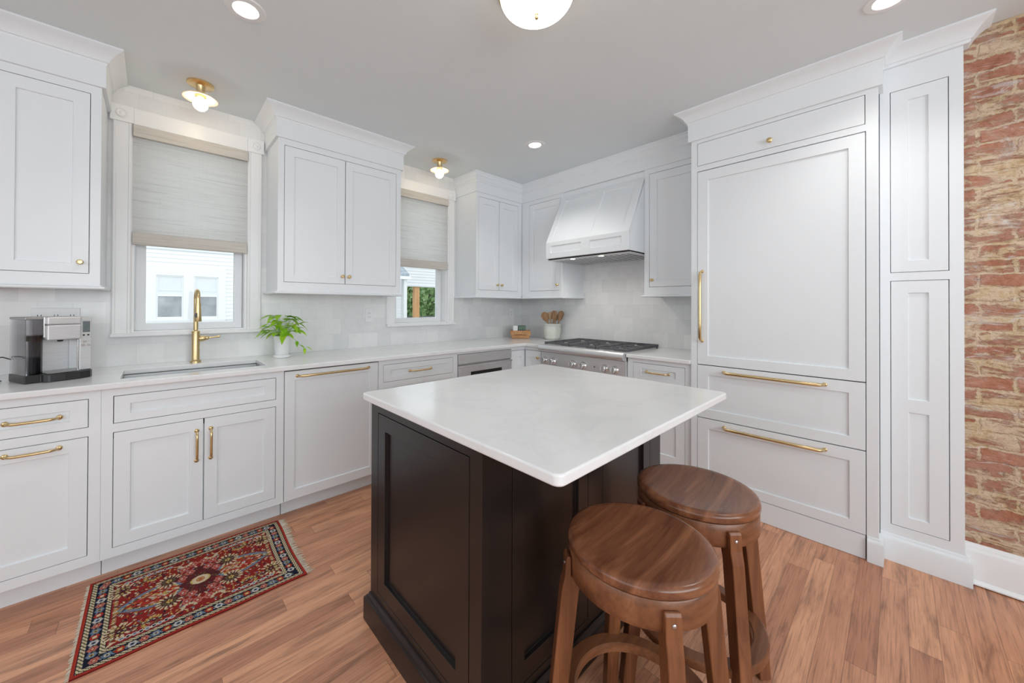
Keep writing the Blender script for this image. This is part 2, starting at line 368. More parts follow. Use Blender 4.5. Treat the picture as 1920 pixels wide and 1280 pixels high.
def shaker(bm, T, u0, u1, z0, z1, d, recs, rec=.009, th=.019, slope=.0012):
    """door or drawer front: flat frame with sunk panels (recs = list of u0,u1,z0,z1)"""
    us = sorted({u0, u1, *[r[0] for r in recs], *[r[1] for r in recs]}); vs = sorted({z0, z1, *[r[2] for r in recs], *[r[3] for r in recs]})
    V = {}
    def vt(u, dd, z):
        k = (round(u,5), round(dd,5), round(z,5))
        if k not in V: V[k] = bm.verts.new(T(u, dd, z))
        return V[k]
    for i in range(len(us)-1):
        for j in range(len(vs)-1):
            a, b, c, e = us[i], us[i+1], vs[j], vs[j+1]
            hit = [r for r in recs if r[0]-1e-6 <= a and b <= r[1]+1e-6 and r[2]-1e-6 <= c and e <= r[3]+1e-6]
            if not hit: bm.faces.new([vt(a,d,c), vt(b,d,c), vt(b,d,e), vt(a,d,e)])
    for (a, b, c, e) in recs:
        s = slope; q = [vt(a+s,d-rec,c+s), vt(b-s,d-rec,c+s), vt(b-s,d-rec,e-s), vt(a+s,d-rec,e-s)]
        us2 = [u for u in us if a-1e-6 <= u <= b+1e-6]; vs2 = [v for v in vs if c-1e-6 <= v <= e+1e-6]
        rim = [vt(u,d,c) for u in us2] + [vt(b,d,v) for v in vs2[1:]] + [vt(u,d,e) for u in us2[::-1][1:]] + [vt(a,d,v) for v in vs2[::-1][1:-1]]
        bm.faces.new(q)
        cor = [rim.index(vt(a,d,c)), rim.index(vt(b,d,c)), rim.index(vt(b,d,e)), rim.index(vt(a,d,e))]
        for k in range(4):
            s0 = cor[k]; s1 = cor[(k+1) % 4]; n = len(rim)
            run = [rim[(s0+t) % n] for t in range(((s1-s0) % n)+1)]
            bm.faces.new(run + [q[(k+1) % 4], q[k]])
    per = [(u, z0) for u in us] + [(u1, v) for v in vs[1:]] + [(u, z1) for u in us[::-1][1:]] + [(u0, v) for v in vs[::-1][1:-1]]
    n = len(per)
    for k in range(n):
        (a, c), (b, e) = per[k], per[(k+1) % n]
        bm.faces.new([vt(a,d,c), vt(b,d,e), vt(b,d-th,e), vt(a,d-th,c)])
    bm.faces.new([vt(p[0], d-th, p[1]) for p in per])
def lathe(bm, prof, c=(0,0,0), segs=32, M3=None, cap=True):
    M3 = M3 or Matrix.Identity(3); c = Vector(c); rings = []
    for r, z in prof:
        if r < 1e-6: rings.append([bm.verts.new(c + M3 @ Vector((0,0,z)))])
        else: rings.append([bm.verts.new(c + M3 @ Vector((r*math.cos(2*PI*k/segs), r*math.sin(2*PI*k/segs), z))) for k in range(segs)])
    for a, b in zip(rings, rings[1:]):
        for k in range(segs):
            k2 = (k+1) % segs
            if len(a) == 1 and len(b) == 1: continue
            if len(a) == 1: bm.faces.new([a[0], b[k], b[k2]])
            elif len(b) == 1: bm.faces.new([a[k], b[0], a[k2]])
            else: bm.faces.new([a[k], b[k], b[k2], a[k2]])
    if cap:
        for r in (rings[0], rings[-1]):
            if len(r) > 1: bm.faces.new(r)
def axis_m(d):
    return Vector((0,0,1)).rotation_difference(Vector(d)).to_matrix()
def tube(bm, pts, r, segs=10, flat=None):
    pts = [Vector(p) for p in pts]; n = len(pts); rs = r if isinstance(r, (list, tuple)) else [r]*n
    t0 = (pts[1]-pts[0]).normalized(); up = Vector((0,0,1)) if abs(t0.z) < .9 else Vector((1,0,0))
    nrm = (up - t0*up.dot(t0)).normalized(); rings = []; tp = t0
    for i in range(n):
        t = (pts[min(i+1,n-1)]-pts[max(i-1,0)]).normalized()
        nrm = tp.rotation_difference(t) @ nrm; nrm = (nrm - t*nrm.dot(t)).normalized(); tp = t; bn = t.cross(nrm)
        rings.append([bm.verts.new(pts[i] + (nrm*math.cos(2*PI*k/segs)*(flat or 1) + bn*math.sin(2*PI*k/segs))*rs[i]) for k in range(segs)])
    for a, b in zip(rings, rings[1:]):
        for k in range(segs): bm.faces.new([a[k], a[(k+1)%segs], b[(k+1)%segs], b[k]])
    bm.faces.new(rings[0]); bm.faces.new(rings[-1])
def sweep(bm, path, prof, side=1):
    """profile (out, z) swept along a plan path with mitred corners; closed profile, capped ends"""
    P = [Vector(p) for p in path]; n = len(P); rings = []
    for i in range(n):
        ns = []
        for a, b in ((i-1, i), (i, i+1)):
            if a >= 0 and b < n:
                t = (P[b]-P[a]).normalized(); ns.append(Vector((t.y, -t.x))*side)
        if len(ns) == 1: m = ns[0]
        else: m = (ns[0]+ns[1]); m = m / (1+ns[0].dot(ns[1]))
        rings.append([bm.verts.new((P[i].x+m.x*o, P[i].y+m.y*o, z)) for o, z in prof])
    k = len(prof)
    for a, b in zip(rings, rings[1:]):
        for j in range(k): bm.faces.new([a[j], a[(j+1)%k], b[(j+1)%k], b[j]])
    bm.faces.new(rings[0]); bm.faces.new(rings[-1])
def arc(c, r, a0, a1, n): return [(c[0]+r*math.cos(a0+(a1-a0)*i/n), c[1]+r*math.sin(a0+(a1-a0)*i/n)) for i in range(n+1)]

TA = lambda u, d, z: (u, -d, z)          # window wall: u = x, d = distance out from the wall
TB = lambda u, d, z: (-d, u, z)          # range wall:  u = y
OUT_A = Vector((0,-1,0)); OUT_B = Vector((-1,0,0))

def knob(parent, T, u, d, z, out, r=.0125):
    bm = NB(); lathe(bm, [(0,0),(.009,0),(.009,.002),(.0045,.004),(.0045,.014),(.008,.017),(r,.021),(r,.025),(.009,.029),(0,.030)], T(u,d,z), 20, axis_m(out))
    return obj('knob', bm, M['brass'], parent, 'brass knob', smooth=40)
def pull(parent, T, a, b, d, out, r=.0055, rise=.030):
    """bar pull between face points a=(u,z) and b"""
    A = Vector(T(a[0], d, a[1])); B = Vector(T(b[0], d, b[1])); out = Vector(out); t = (B-A).normalized(); bm = NB()
    for P, s in ((A, 1), (B, -1)):
        lathe(bm, [(0,0),(.0105,0),(.0105,.003),(.0085,.006),(0,.0075)], P, 18, axis_m(out))
    k = .022
    pts = [A+out*.002, A+t*.003+out*(rise*.45), A+t*(k*.45)+out*(rise*.8), A+t*k+out*rise]
    mid = [A.lerp(B, f)+out*(rise+.002*math.sin(f*PI)) for f in (.25, .5, .75)]
    pts += mid + [B-t*k+out*rise, B-t*(k*.45)+out*(rise*.8), B-t*.003+out*(rise*.45), B+out*.002]
    rs = [r*.75, r*.75, r*.9, r*1.15] + [r*1.1]*3 + [r*1.15, r*.9, r*.75, r*.75]
    tube(bm, pts, rs, 12); return obj('pull_handle', bm, M['brass'], parent, 'brass bar pull', smooth=50)

GAP = .0028
def rect(u0, u1, z0, z1, g=GAP): return (u0+g, u1-g, z0+g, z1-g)
def front(parent, name, T, o, d, rec, mat=None, label=None, depth=.009):
    bm = NB(); shaker(bm, T, *rect(*o), d, rec if rec and isinstance(rec[0], (tuple, list)) else ([rec] if rec else []), rec=depth)
    return obj(name, bm, mat or M['paint'], parent, label, bevel=.0008, segs=1)

# ------------------------------------------------------------------ room shell
XL, YR = -5.25, -5.6
bm = NB(); box(bm, (XL-.2, YR-.2, -.06), (.2, .2, 0)); struct('floor', bm, M['floor'])
bm = NB(); box(bm, (XL-.2, YR-.2, ZC), (.2, .2, ZC+.08)); struct('ceiling', bm, M['ceiling'])
W1 = (-3.403, -2.823); W2 = (-1.690, -1.110); WZ = (1.10, 2.345)
bm = NB(); frame_with_holes(bm, TA, XL-.2, .2, 0, ZC, [(*W1, *WZ), (*W2, *WZ)], -.2, 0); struct('wall_left', bm, M['tileA'])
bm = NB(); box(bm, (0, YR-.2, 0), (.2, 0, ZC)); struct('wall_back', bm, M['tileB'])
bm = NB(); box(bm, (-.4695, YR, 0), (-.002, -3.262, ZC-.001)); struct('wall_right', bm, M['brick'])
bm = NB(); frame_with_holes(bm, lambda u,d,z: (u, YR-d, z), XL-.2, .2, 0, ZC, [(-4.6, -1.4, .95, 2.35)], 0, .15); struct('wall_rear', bm, M['wallpaint'])
bm = NB(); frame_with_holes(bm, lambda u,d,z: (XL-d, u, z), YR, 0, 0, ZC, [(-4.6, -1.4, .95, 2.35)], 0, .15); struct('wall_side', bm, M['wallpaint'])
bm = NB(); sweep(bm, [(-.4695, -3.262), (-.4695, YR+.01)], [(0,.006),(.034,.006),(.034,.012),(.024,.022),(.0205,.024),(.0205,.150),(.018,.158),(.012,.164),(.010,.176),(.004,.184),(0,.184)], 1)
struct('baseboard_right', bm, M['trim'], smooth=30)

def window(idx, x0, x1, o0, o1):
    """x0..x1 opening, o0..o1 outer casing"""
    w = bpy.data.objects.new('window_%d' % idx, None); COL.objects.link(w); w['kind'] = 'structure'; ROOT[w.name] = Vector((0,0,0))
    for a, b in ((o0, x0), (x1, o1)):
        bm = NB(); W_ = b-a
        prof = [(0,0),(0,.014),(.006,.020),(.014,.020),(.018,.016),(W_-.018,.016),(W_-.014,.020),(W_-.006,.020),(W_,.014),(W_,0)]
        lo = [bm.verts.new((a+p, -q-.0005, 1.105)) for p, q in prof]; hi = [bm.verts.new((a+p, -q-.0005, 2.343)) for p, q in prof]
        for k in range(len(prof)):
            k2 = (k+1) % len(prof); bm.faces.new([lo[k], lo[k2], hi[k2], hi[k]])
        bm.faces.new(lo); bm.faces.new(hi); obj('side_casing', bm, M['trim'], w)
    h0, h1 = o0-.011, o1+.011
    bm = NB(); box(bm, (h0+.1, -.0215, 2.343), (h1-.1, -.0005, 2.437)); obj('head_casing', bm, M['trim'], w, bevel=.002)
    for a, b in ((h0, h0+.1), (h1-.1, h1)):
        bm = NB(); box(bm, (a, -.026, 2.343), (b, -.0005, 2.438)); ob = obj('rosette_block', bm, M['trim'], w, bevel=.002)
        bm = NB(); lathe(bm, [(0,.0065),(.006,.006),(.010,.003),(.014,.0015),(.018,.004),(.022,.0065),(.026,.004),(.029,.0),(0,0)], ((a+b)/2, -.0258, 2.390), 28, axis_m((0,-1,0)))
        obj('rosette', bm, M['trim'], ob, smooth=40)
    bm = NB(); box(bm, (o0-.004, -.052, 1.083), (o1+.004, .0, 1.105)); obj('window_stool', bm, M['trim'], w, bevel=.007, segs=3)
    bm = NB()   # jamb liner
    for a, b in (((x0, .0, 1.105), (x0+.012, .19, 2.343)), ((x1-.012, .0, 1.105), (x1, .19, 2.343)), ((x0+.0125, .0005, 2.331), (x1-.0125, .19, 2.343)), ((x0+.0125, .0005, 1.101), (x1-.0125, .19, 1.113))): box(bm, a, b)
    obj('jamb', bm, M['trim'], w)
    g0, g1 = x0+.062, x1-.064
    for nm, y, z0, z1, b_ in (('lower_sash', .078, 1.113, 1.735, .043), ('upper_sash', .115, 1.70, 2.331, .04)):
        bm = NB(); frame_with_holes(bm, TA, x0+.014, x1-.014, z0, z1, [(g0, g1, z0+b_, z1-.04)], -y-.033, -y); s = obj(nm, bm, M['vinyl'], w, bevel=.003)
        bm = NB(); box(bm, (g0, y+.012, z0+b_), (g1, y+.017, z1-.04)); obj('glass_pane', bm, M['glass'], s)
    return w
window(1, *W1, -3.487, -2.737); window(2, *W2, -1.773, -1.027)

def woven_shade(x0, x1, label):
    t = thing('woven_shade', label, 'window shade', ((x0+x1)/2, -.012, 2.34), 'woven shades on the windows')
    a, b = x0+.003, x1-.003
    bm = NB(); box(bm, (a, -.034, 2.270), (b, -.004, 2.339)); obj('valance', bm, M['woven2'], t, 'beige folded valance', bevel=.002)
    bm = NB(); n = 24
    v = [[bm.verts.new((x, -.009-.0012*math.sin(k*1.7), 1.69+(2.272-1.69)*k/n)) for k in range(n+1)] for x in (a, b)]
    for k in range(n):
        bm.faces.new([v[0][k], v[1][k], v[1][k+1], v[0][k+1]])
    obj('fabric_panel', bm, M['woven'], t)
    bm = NB(); pr = [(-.008,1.706),(-.022,1.700),(-.026,1.665),(-.024,1.634),(-.016,1.628),(-.012,1.640),(-.004,1.648),(-.003,1.70)]
    lo = [bm.verts.new((a, y, z)) for y, z in pr]; hi = [bm.verts.new((b, y, z)) for y, z in pr]
    for k in range(len(pr)): bm.faces.new([lo[k], lo[(k+1)%len(pr)], hi[(k+1)%len(pr)], hi[k]])
    bm.faces.new(lo); bm.faces.new(hi); obj('bottom_fold', bm, M['woven2'], t, 'stacked hem fold')
    return t
woven_shade(*W1, 'woven roman shade half lowered in the window above the sink')
woven_shade(*W2, 'woven roman shade half lowered in the far window near the corner')

# ------------------------------------------------------------------ crown profiles
ZF0, ZF1 = 2.377, 2.494
def crown_prof(c=.082):
    z0, h = ZF1-.004, ZC-ZF1+.0035
    p = [(0, z0), (.016, z0), (.020, z0+.006), (.020, z0+.013), (.026, z0+.016)]
    p += [(.026+(c-.034)*(.55*t+.45*(1-math.cos(t*PI/2))), z0+.016+(h-.030)*(.55*t+.45*math.sin(t*PI/2))) for t in (.12,.25,.4,.55,.7,.85,1)]
    p += [(c-.004, z0+h-.011), (c, z0+h-.008), (c, z0+h), (0, z0+h)]
    return p
FRIEZE = [(0,ZF0),(.016,ZF0),(.016,ZF1),(0,ZF1)]
RAIL = [(0,1.350),(.014,1.350),(.018,1.355),(.016,1.362),(.006,1.366),(.004,1.3705),(0,1.3705)]

def upper_cabinet(label, T, out, u0, u1, dface, doors, knobs, crown_path=None, rail_path=None, ends=True, zt=None, side=1):
    t = thing('upper_cabinet', label, 'cabinet', T((u0+u1)/2, 0, 1.35), 'white wall cabinets')
    zt = zt or ZF1
    bm = NB(); box(bm, (u0+.0004, .0015, 1.3705), (u1-.0004, dface-.0215, zt), T); obj('cabinet_box', bm, M['paint'], t)
    zo0, zo1 = 1.427, 2.337
    holes = [(d[0], d[1], zo0, zo1) for d in doors]
    if len(doors) == 2: holes = [(doors[0][0], doors[1][1], zo0, zo1)]
    bm = NB(); frame_with_holes(bm, T, u0, u1, 1.3705, zt, holes, dface-.021, dface); obj('face_frame', bm, M['paint'], t, bevel=.0008, segs=1)
    for i, d in enumerate(doors):
        dr = front(t, 'door', T, (d[0], d[1], zo0, zo1), dface, (d[2], d[3], 1.478, 2.275))
        if knobs[i] is not None: knob(dr, T, knobs[i], dface, 1.483, out)
    if crown_path:
        bm = NB(); sweep(bm, crown_path, FRIEZE, side); obj('frieze', bm, M['paint'], t)
        bm = NB(); sweep(bm, crown_path, crown_prof(), side); obj('crown_moulding', bm, M['paint'], t, smooth=35)
    if rail_path:
        bm = NB(); sweep(bm, rail_path, RAIL, side); obj('bottom_moulding', bm, M['paint'], t, smooth=35)
    return t
DU, DB = .3294, .3541
def pathA(x0, x1, d): return [(x0, -.001), (x0, -d), (x1, -d), (x1, -.001)]
upper_cabinet('tall white wall cabinet above the coffee maker, left of the sink window', TA, OUT_A, -3.885, -3.507, DU, [(-3.842,-3.545,-3.782,-3.604)], [-3.575], pathA(-3.885,-3.507,DU), pathA(-3.885,-3.507,DU))
upper_cabinet('double door white wall cabinet hung between the two windows', TA, OUT_A, -2.704, -1.810, DU, [(-2.667,-2.2615,-2.605,-2.321), (-2.2615,-1.850,-2.207,-1.907)], [-2.285, -2.236], pathA(-2.704,-1.810,DU), pathA(-2.704,-1.810,DU))
upper_cabinet('narrow two door white wall cabinet right of the far window, in the corner', TA, OUT_A, -1.001, -.3555, DU, [(-.972,-.694,-.908,-.750), (-.694,-.415,-.630,-.480)], [-.724, -.664], None, [(-1.001,-.001),(-1.001,-DU),(-DB-.018,-DU)], zt=ZF0)
upper_cabinet('single door white wall cabinet left of the range hood', TB, OUT_B, -.868, -.3302, DB, [(-.838,-.436,-.780,-.494)], [-.812], None, [(-DB,-DU-.018),(-DB,-.868),(-.001,-.868)], zt=ZF0)
upper_cabinet('single door white wall cabinet between the range hood and refrigerator', TB, OUT_B, -2.1235, -1.677, DB, [(-2.085,-1.716,-2.025,-1.777)], [-1.745], None, [(-.001,-1.677),(-DB,-1.677),(-DB,-2.1235)], zt=ZF0)
# stepped cornice running over the corner cabinets and the hood
bm = NB(); cp = [(-1.001,-.001), (-1.001,-DU), (-DB,-DU), (-DB,-2.1235)]
z0 = ZF1-.01; sp = [(-.05,ZF0),(.010,ZF0),(.010,ZF0+.095),(.014,ZF0+.100),(.014,ZF0+.112),(.019,ZF0+.118),(.022,ZF0+.150),(.027,ZF0+.156),(.030,ZC-.018),(.034,ZC-.014),(.034,ZC-.0005),(-.05,ZC-.0005)]
sweep(bm, cp, sp, 1); struct('trim_1', bm, M['paint'], smooth=30)

# ------------------------------------------------------------------ range hood
def build_hood():
    y0, y1 = -1.6755, -.8695; xl = -.612; zb, zl, zt = 1.708, 1.855, 2.326; xf = -DB-.001
    t = thing('range_hood', 'white panelled tapered range hood over the gas range', 'range hood', (-.3, (y0+y1)/2, 1.7))
    bm = NB()
    prof = [(-.002, zb), (xl+.02, zb), (xl+.02, zl), (xf+.014, zt), (xf+.014, ZF0-.001), (-.002, ZF0-.001)]
    lo = [bm.verts.new((x, y0, z)) for x, z in prof]; hi = [bm.verts.new((x, y1, z)) for x, z in prof]
    for k in range(1, len(prof)): bm.faces.new([lo[k], lo[(k+1)%len(prof)], hi[(k+1)%len(prof)], hi[k]])
    bm.faces.new(lo); bm.faces.new(hi)
    # underside rim around the filter
    cells(bm, [y0, y0+.03, y1-.03, y1], [-xl-.02, -xl-.08, .08, .002], lambda u, v: not (y0+.03 < u < y1-.03 and .08 < v < -xl-.08), lambda u, d, v: (-v, u, d), zb, zb+.0005)
    obj('hood_shell', bm, M['paint'], t)
    Tl = lambda u, d, z: (xl+.019-d, u, z)
    bm = NB(); shaker(bm, Tl, y0, y1, zb, zl, .019, [(y0+.06, -1.330, zb+.05, 1.822), (-1.245, y1-.055, zb+.05, 1.822)], rec=.007)
    obj('lip_panel', bm, M['paint'], t, bevel=.0008, segs=1)
    a = Vector((xl, 0, zl)); b = Vector((xf, 0, zt)); s = (b-a); ln = s.length; s.normalize(); nn = Vector((-s.z, 0, s.x))
    Ts = lambda u, d, q: tuple(a + s*q + nn*(d-.019) + Vector((0, u, 0)))
    bm = NB(); shaker(bm, Ts, y0, y1, .0, ln, .019, [(y0+.06, -1.330, .05, ln-.055), (-1.245, y1-.055, .05, ln-.055)], rec=.007)
    obj('slope_panel', bm, M['paint'], t, bevel=.0008, segs=1)
    bm = NB(); box(bm, (xl+.03, y0+.006, zb-.010), (-.06, y1-.006, zb-.0005))
    f = obj('vent_liner', bm, M['dark_hole'], t, 'liner coloured black for gap shade')  # black colour stands in for the shade between the slats
    bm = NB(); frame_with_holes(bm, lambda u, d, v: (-v, u, d), y0+.004, y1-.004, .055, -xl-.028, [(y0+.03, y1-.03, .085, -xl-.105)], zb-.016, zb-.0105); obj('liner_rim', bm, M['steel'], t)
    bm = NB(); n = 15
    for k in range(n):
        y = y0+.05+(y1-y0-.1)*k/(n-1)
        v = [bm.verts.new((x, y+dy, zb-.011-dz)) for x in (-.50, -.09) for dy, dz in ((-.014, .001), (-.013, .0035), (.013, .0035), (.014, .001))]
        for i, j in ((0,1),(1,2),(2,3),(3,0)): bm.faces.new([v[i], v[j], v[j+4], v[i+4]])
        bm.faces.new(v[:4]); bm.faces.new(v[4:])
    obj('baffle_filter', bm, M['steel'], t, 'slatted steel baffle filter')
    for y in (-1.12, -1.40):
        bm = NB(); lathe(bm, [(0,0),(.022,0),(.022,-.0015),(0,-.002)], (-.545, y, zb-.0162), 20); obj('hood_lamp', bm, M['hoodled'], t, 'small lit round lamp', smooth=30)
build_hood()

# ------------------------------------------------------------------ base cabinets on the window wall
DBA = .6066; TOE = .534; CT0, CT1 = .886, .914
ZD0, ZD1, ZW0, ZW1, ZB = .142, .679, .719, .848, .100
def base_cabinet(label, T, u0, u1, holes, group='white base cabinets', dback=.0015, zt=CT0-.001):
    t = thing('base_cabinet', label, 'cabinet', T((u0+u1)/2, .3, 0), group)
    bm = NB(); box(bm, (u0+.0004, dback, ZB), (u1-.0004, DBA-.0215, zt-.24 if 'sink' in label else zt), T)
    obj('cabinet_box', bm, M['paint'], t)
    bm = NB(); frame_with_holes(bm, T, u0, u1, ZB, zt, holes, DBA-.021, DBA); obj('face_frame', bm, M['paint'], t, bevel=.0008, segs=1)
    bm = NB(); box(bm, (u0+.001, .30, .0005), (u1-.001, TOE, ZB-.0003), T); obj('toe_kick', bm, M['paint'], t)
    return t
# drawer and door under the coffee maker
t = base_cabinet('white base cabinet with one drawer, under the coffee maker', TA, -3.890, -3.479, [(-3.839,-3.5175,ZW0,ZW1), (-3.839,-3.5175,ZD0,ZD1)])
d = front(t, 'drawer', TA, (-3.839,-3.5175,ZW0,ZW1), DBA, (-3.781,-3.576,.758,.805)); pull(d, TA, (-3.752,.783), (-3.604,.783), DBA, OUT_A)
d = front(t, 'door', TA, (-3.839,-3.5175,ZD0,ZD1), DBA, (-3.781,-3.576,.201,.618)); pull(d, TA, (-3.752,.650), (-3.604,.650), DBA, OUT_A)
# sink base
t = base_cabinet('two door white sink base cabinet under the faucet', TA, -3.4785, -2.7255, [(-3.440,-2.767,ZW0,ZW1), (-3.440,-2.767,ZD0,ZD1)])
front(t, 'false_drawer', TA, (-3.440,-2.767,ZW0,ZW1), DBA, (-3.382,-2.825,.759,.806))
d = front(t, 'door', TA, (-3.440,-3.1035,ZD0,ZD1), DBA, (-3.381,-3.162,.201,.618)); pull(d, TA, (-3.133,.619), (-3.133,.465), DBA, OUT_A)
d = front(t, 'door', TA, (-3.1035,-2.767,ZD0,ZD1), DBA, (-3.045,-2.826,.201,.619)); pull(d, TA, (-3.074,.620), (-3.074,.465), DBA, OUT_A)
# dishwasher
t = thing('dishwasher', 'panel fronted white dishwasher with a long brass pull, right of the sink', 'dishwasher', (-2.427, -.3, 0))
bm = NB(); box(bm, (-2.7215, -.586, .104), (-2.1325, -.02, .868)); obj('tub', bm, M['dark_hole'], t)
d = front(t, 'door_panel', TA, (-2.7245,-2.1295,.100,.878), DBA, (-2.666,-2.189,.161,.817)); pull(d, TA, (-2.653,.845), (-2.202,.847), DBA, OUT_A, r=.0065)
bm = NB(); box(bm, (-2.7215, -TOE, .0005), (-2.1325, -.3, .099)); obj('toe_kick', bm, M['paint'], t)
# drawer base
t = base_cabinet('white base cabinet of drawers between dishwasher and microwave', TA, -2.1285, -1.437, [(-2.092,-1.478,ZW0+.006,ZW1+.003), (-2.092,-1.478,ZD0,ZD1+.003)])
d = front(t, 'drawer', TA, (-2.092,-1.478,ZW0+.006,ZW1+.003), DBA, (-2.034,-1.536,.767,.809)); pull(d, TA, (-1.878,.787), (-1.692,.787), DBA, OUT_A)
d = front(t, 'drawer', TA, (-2.092,-1.478,ZD0,ZD1+.003), DBA, (-2.034,-1.536,.201,.620)); pull(d, TA, (-1.878,.650), (-1.692,.650), DBA, OUT_A)
# microwave cabinet
t = base_cabinet('white base cabinet holding the steel microwave drawer', TA, -1.4365, -.7965, [(-1.4315,-.8015,.47,.868), (-1.395,-.838,ZD0,.440)], dback=.0015)
t.children[0].data.transform(Matrix.Identity(4))
front(t, 'drawer', TA, (-1.395,-.838,ZD0,.440), DBA, (-1.337,-.896,.2,.382))
# ------------------------------------------------------------------ microwave drawer
m_ = thing('microwave_drawer', 'stainless steel microwave drawer under the counter near the corner', 'microwave', (-1.117, -.6, .472))
bm = NB(); box(bm, (-1.4285, -.604, .473), (-.8045, -.5865, .866)); obj('trim_frame', bm, M['steel_dark'], m_)
bm = NB(); box(bm, (-1.4285, -.620, .786), (-.8045, -.6045, .866)); c = obj('control_panel', bm, M['steel'], m_, bevel=.002)
bm = NB(); frame_with_holes(bm, TA, -1.4285, -.8045, .474, .772, [(-1.30, -.93, .56, .712)], .605, .622); f = obj('drawer_front', bm, M['steel'], m_, bevel=.002)
bm = NB(); box(bm, (-1.30, -.614, .56), (-.93, -.606, .712)); obj('window', bm, M['dark_hole'], f, 'dark glass window')
bm = NB(); box(bm, (-1.4285, -.628, .760), (-.8045, -.6225, .772)); obj('drawer_lip', bm, M['chrome'], f)
# shorten the microwave cabinet's box: the microwave sits in front of it
# corner cabinet with folding doors
t = thing('base_cabinet', 'white corner base cabinet with folding doors, left of the range', 'cabinet', (-.5, -.5, 0), 'white base cabinets')
bm = NB(); cells(bm, [-.796, -.585, -.002], [-.812, -.585, -.002], lambda u, v: not (u < -.585 and v < -.585), lambda u, d, v: (u, v, d), ZB, CT0-.001); obj('cabinet_box', bm, M['paint'], t)
bm = NB(); cells(bm, [-.796, -.6066, -.5855], [-.812, -.6066, -.5855], lambda u, v: (u > -.6066 or v > -.6066) and not (u > -.6066 and v > -.6066 and False), lambda u, d, v: (u, v, d), .851, CT0-.001)
obj('face_frame', bm, M['paint'], t)
front(t, 'door', TA, (-.7955,-.6065,ZD0,ZW1), DBA, (-.742,-.660,.2,.788))
d = front(t, 'door', TB, (-.8115,-.6100,ZD0,ZW1), DBA, (-.750,-.682,.2,.788)); knob(d, TB, -.781, DBA, .786, OUT_B)
bm = NB(); box(bm, (-.795, -TOE, .0005), (-.35, -.3, ZB-.0003)); box(bm, (-TOE, -.811, .0005), (-.3, -.35, ZB-.0003)); obj('toe_kick', bm, M['paint'], t)
# base cabinet right of the range
t = base_cabinet('white base cabinet between the gas range and refrigerator', TB, -2.1225, -1.6665, [(-2.079,-1.708,ZW0,ZW1+.006), (-2.079,-1.708,ZD0,ZD1)])
d = front(t, 'drawer', TB, (-2.079,-1.708,ZW0,ZW1+.006), DBA, (-2.016,-1.767,.762,.813)); pull(d, TB, (-1.813,.793), (-1.971,.793), DBA, OUT_B)
d = front(t, 'door', TB, (-2.079,-1.708,ZD0,ZD1), DBA, (-2.018,-1.767,.221,.618)); pull(d, TB, (-1.813,.650), (-1.971,.650), DBA, OUT_B)

# ------------------------------------------------------------------ countertops, sink, faucet
SK = (-3.422, -2.797, -.520, -.192)
bm = NB(); cells(bm, [-3.895, SK[0], SK[1], -.6413, -.001], [-.834, -.6413, SK[2], SK[3], -.001],
                 lambda u, v: (v > -.6413 or u > -.6413) and not (SK[0] < u < SK[1] and SK[2] < v < SK[3]), lambda u, d, v: (u, v, d), CT0, CT1)
tag(obj('countertop', bm, M['quartz'], bevel=.005, segs=3), 'white quartz countertop running along the window wall into the corner', 'countertop')
bm = NB(); box(bm, (-.6413, -2.1225, CT0), (-.001, -1.668, CT1)); tag(obj('countertop', bm, M['quartz'], bevel=.005, segs=3), 'short white quartz countertop between range and refrigerator', 'countertop')
t = thing('kitchen_sink', 'undermount stainless steel sink below the faucet', 'sink', (-3.11, -.356, .70))
bm = NB(); a = (SK[0]-.006, SK[2]-.006); b = (SK[1]+.006, SK[3]+.006); zr, zb = CT0-.001, .690
ro = [bm.verts.new((x, y, zr)) for x, y in ((a[0]-.015,a[1]-.015),(b[0]+.015,a[1]-.015),(b[0]+.015,b[1]+.015),(a[0]-.015,b[1]+.015))]
ri = [bm.verts.new((x, y, zr)) for x, y in ((a[0],a[1]),(b[0],a[1]),(b[0],b[1]),(a[0],b[1]))]
rb = [bm.verts.new((x, y, zb)) for x, y in ((a[0]+.01,a[1]+.01),(b[0]-.01,a[1]+.01),(b[0]-.01,b[1]-.01),(a[0]+.01,b[1]-.01))]
for k in range(4):
    q = (k+1) % 4; bm.faces.new([ro[k], ro[q], ri[q], ri[k]]); bm.faces.new([ri[k], ri[q], rb[q], rb[k]])
bm.faces.new(rb); o = obj('basin', bm, M['sinksteel'], t, bevel=.008, segs=3, fixn=True); md = o.modifiers.new('thick', 'SOLIDIFY'); md.thickness = .0012; md.offset = 0
bm = NB(); box(bm, (-3.118, -.1975, .842), (-3.088, -.1962, .848)); obj('maker_badge', bm, M['blackplastic'], t)
bm = NB(); lathe(bm, [(0,.6915),(.045,.6915),(.045,.694),(.03,.695),(0,.693)], (-3.11,-.36,0), 24); obj('drain', bm, M['chrome'], t, smooth=30)

FX, FY = -3.107, -.105
t = thing('kitchen_faucet', 'tall brushed brass pull-down faucet standing behind the sink', 'faucet', (FX, FY, CT1))
bm = NB(); lathe(bm, [(0,.9145),(.0285,.9145),(.0285,.924),(.0215,.930),(.0205,.932),(.0205,1.105),(.0215,1.106),(.0215,1.110),(.015,1.113),(.0125,1.116),(.0125,1.20),(0,1.20)], (FX,FY,0), 32); obj('faucet_body', bm, M['brass'], t, smooth=35)
dv = Vector((.03, -1, 0)).normalized(); rr = .052
pts = [Vector((FX,FY,1.19)), Vector((FX,FY,1.24)), Vector((FX,FY,1.308))] + [Vector((FX,FY,1.308)) + dv*(rr-rr*math.cos(a)) + Vector((0,0,rr*math.sin(a))) for a in [PI*k/14 for k in range(1, 14)]] + [Vector((FX,FY,1.308))+dv*2*rr, Vector((FX,FY,1.28))+dv*2*rr]
bm = NB(); tube(bm, pts, .0118, 16); obj('spout', bm, M['brass'], t, smooth=60)
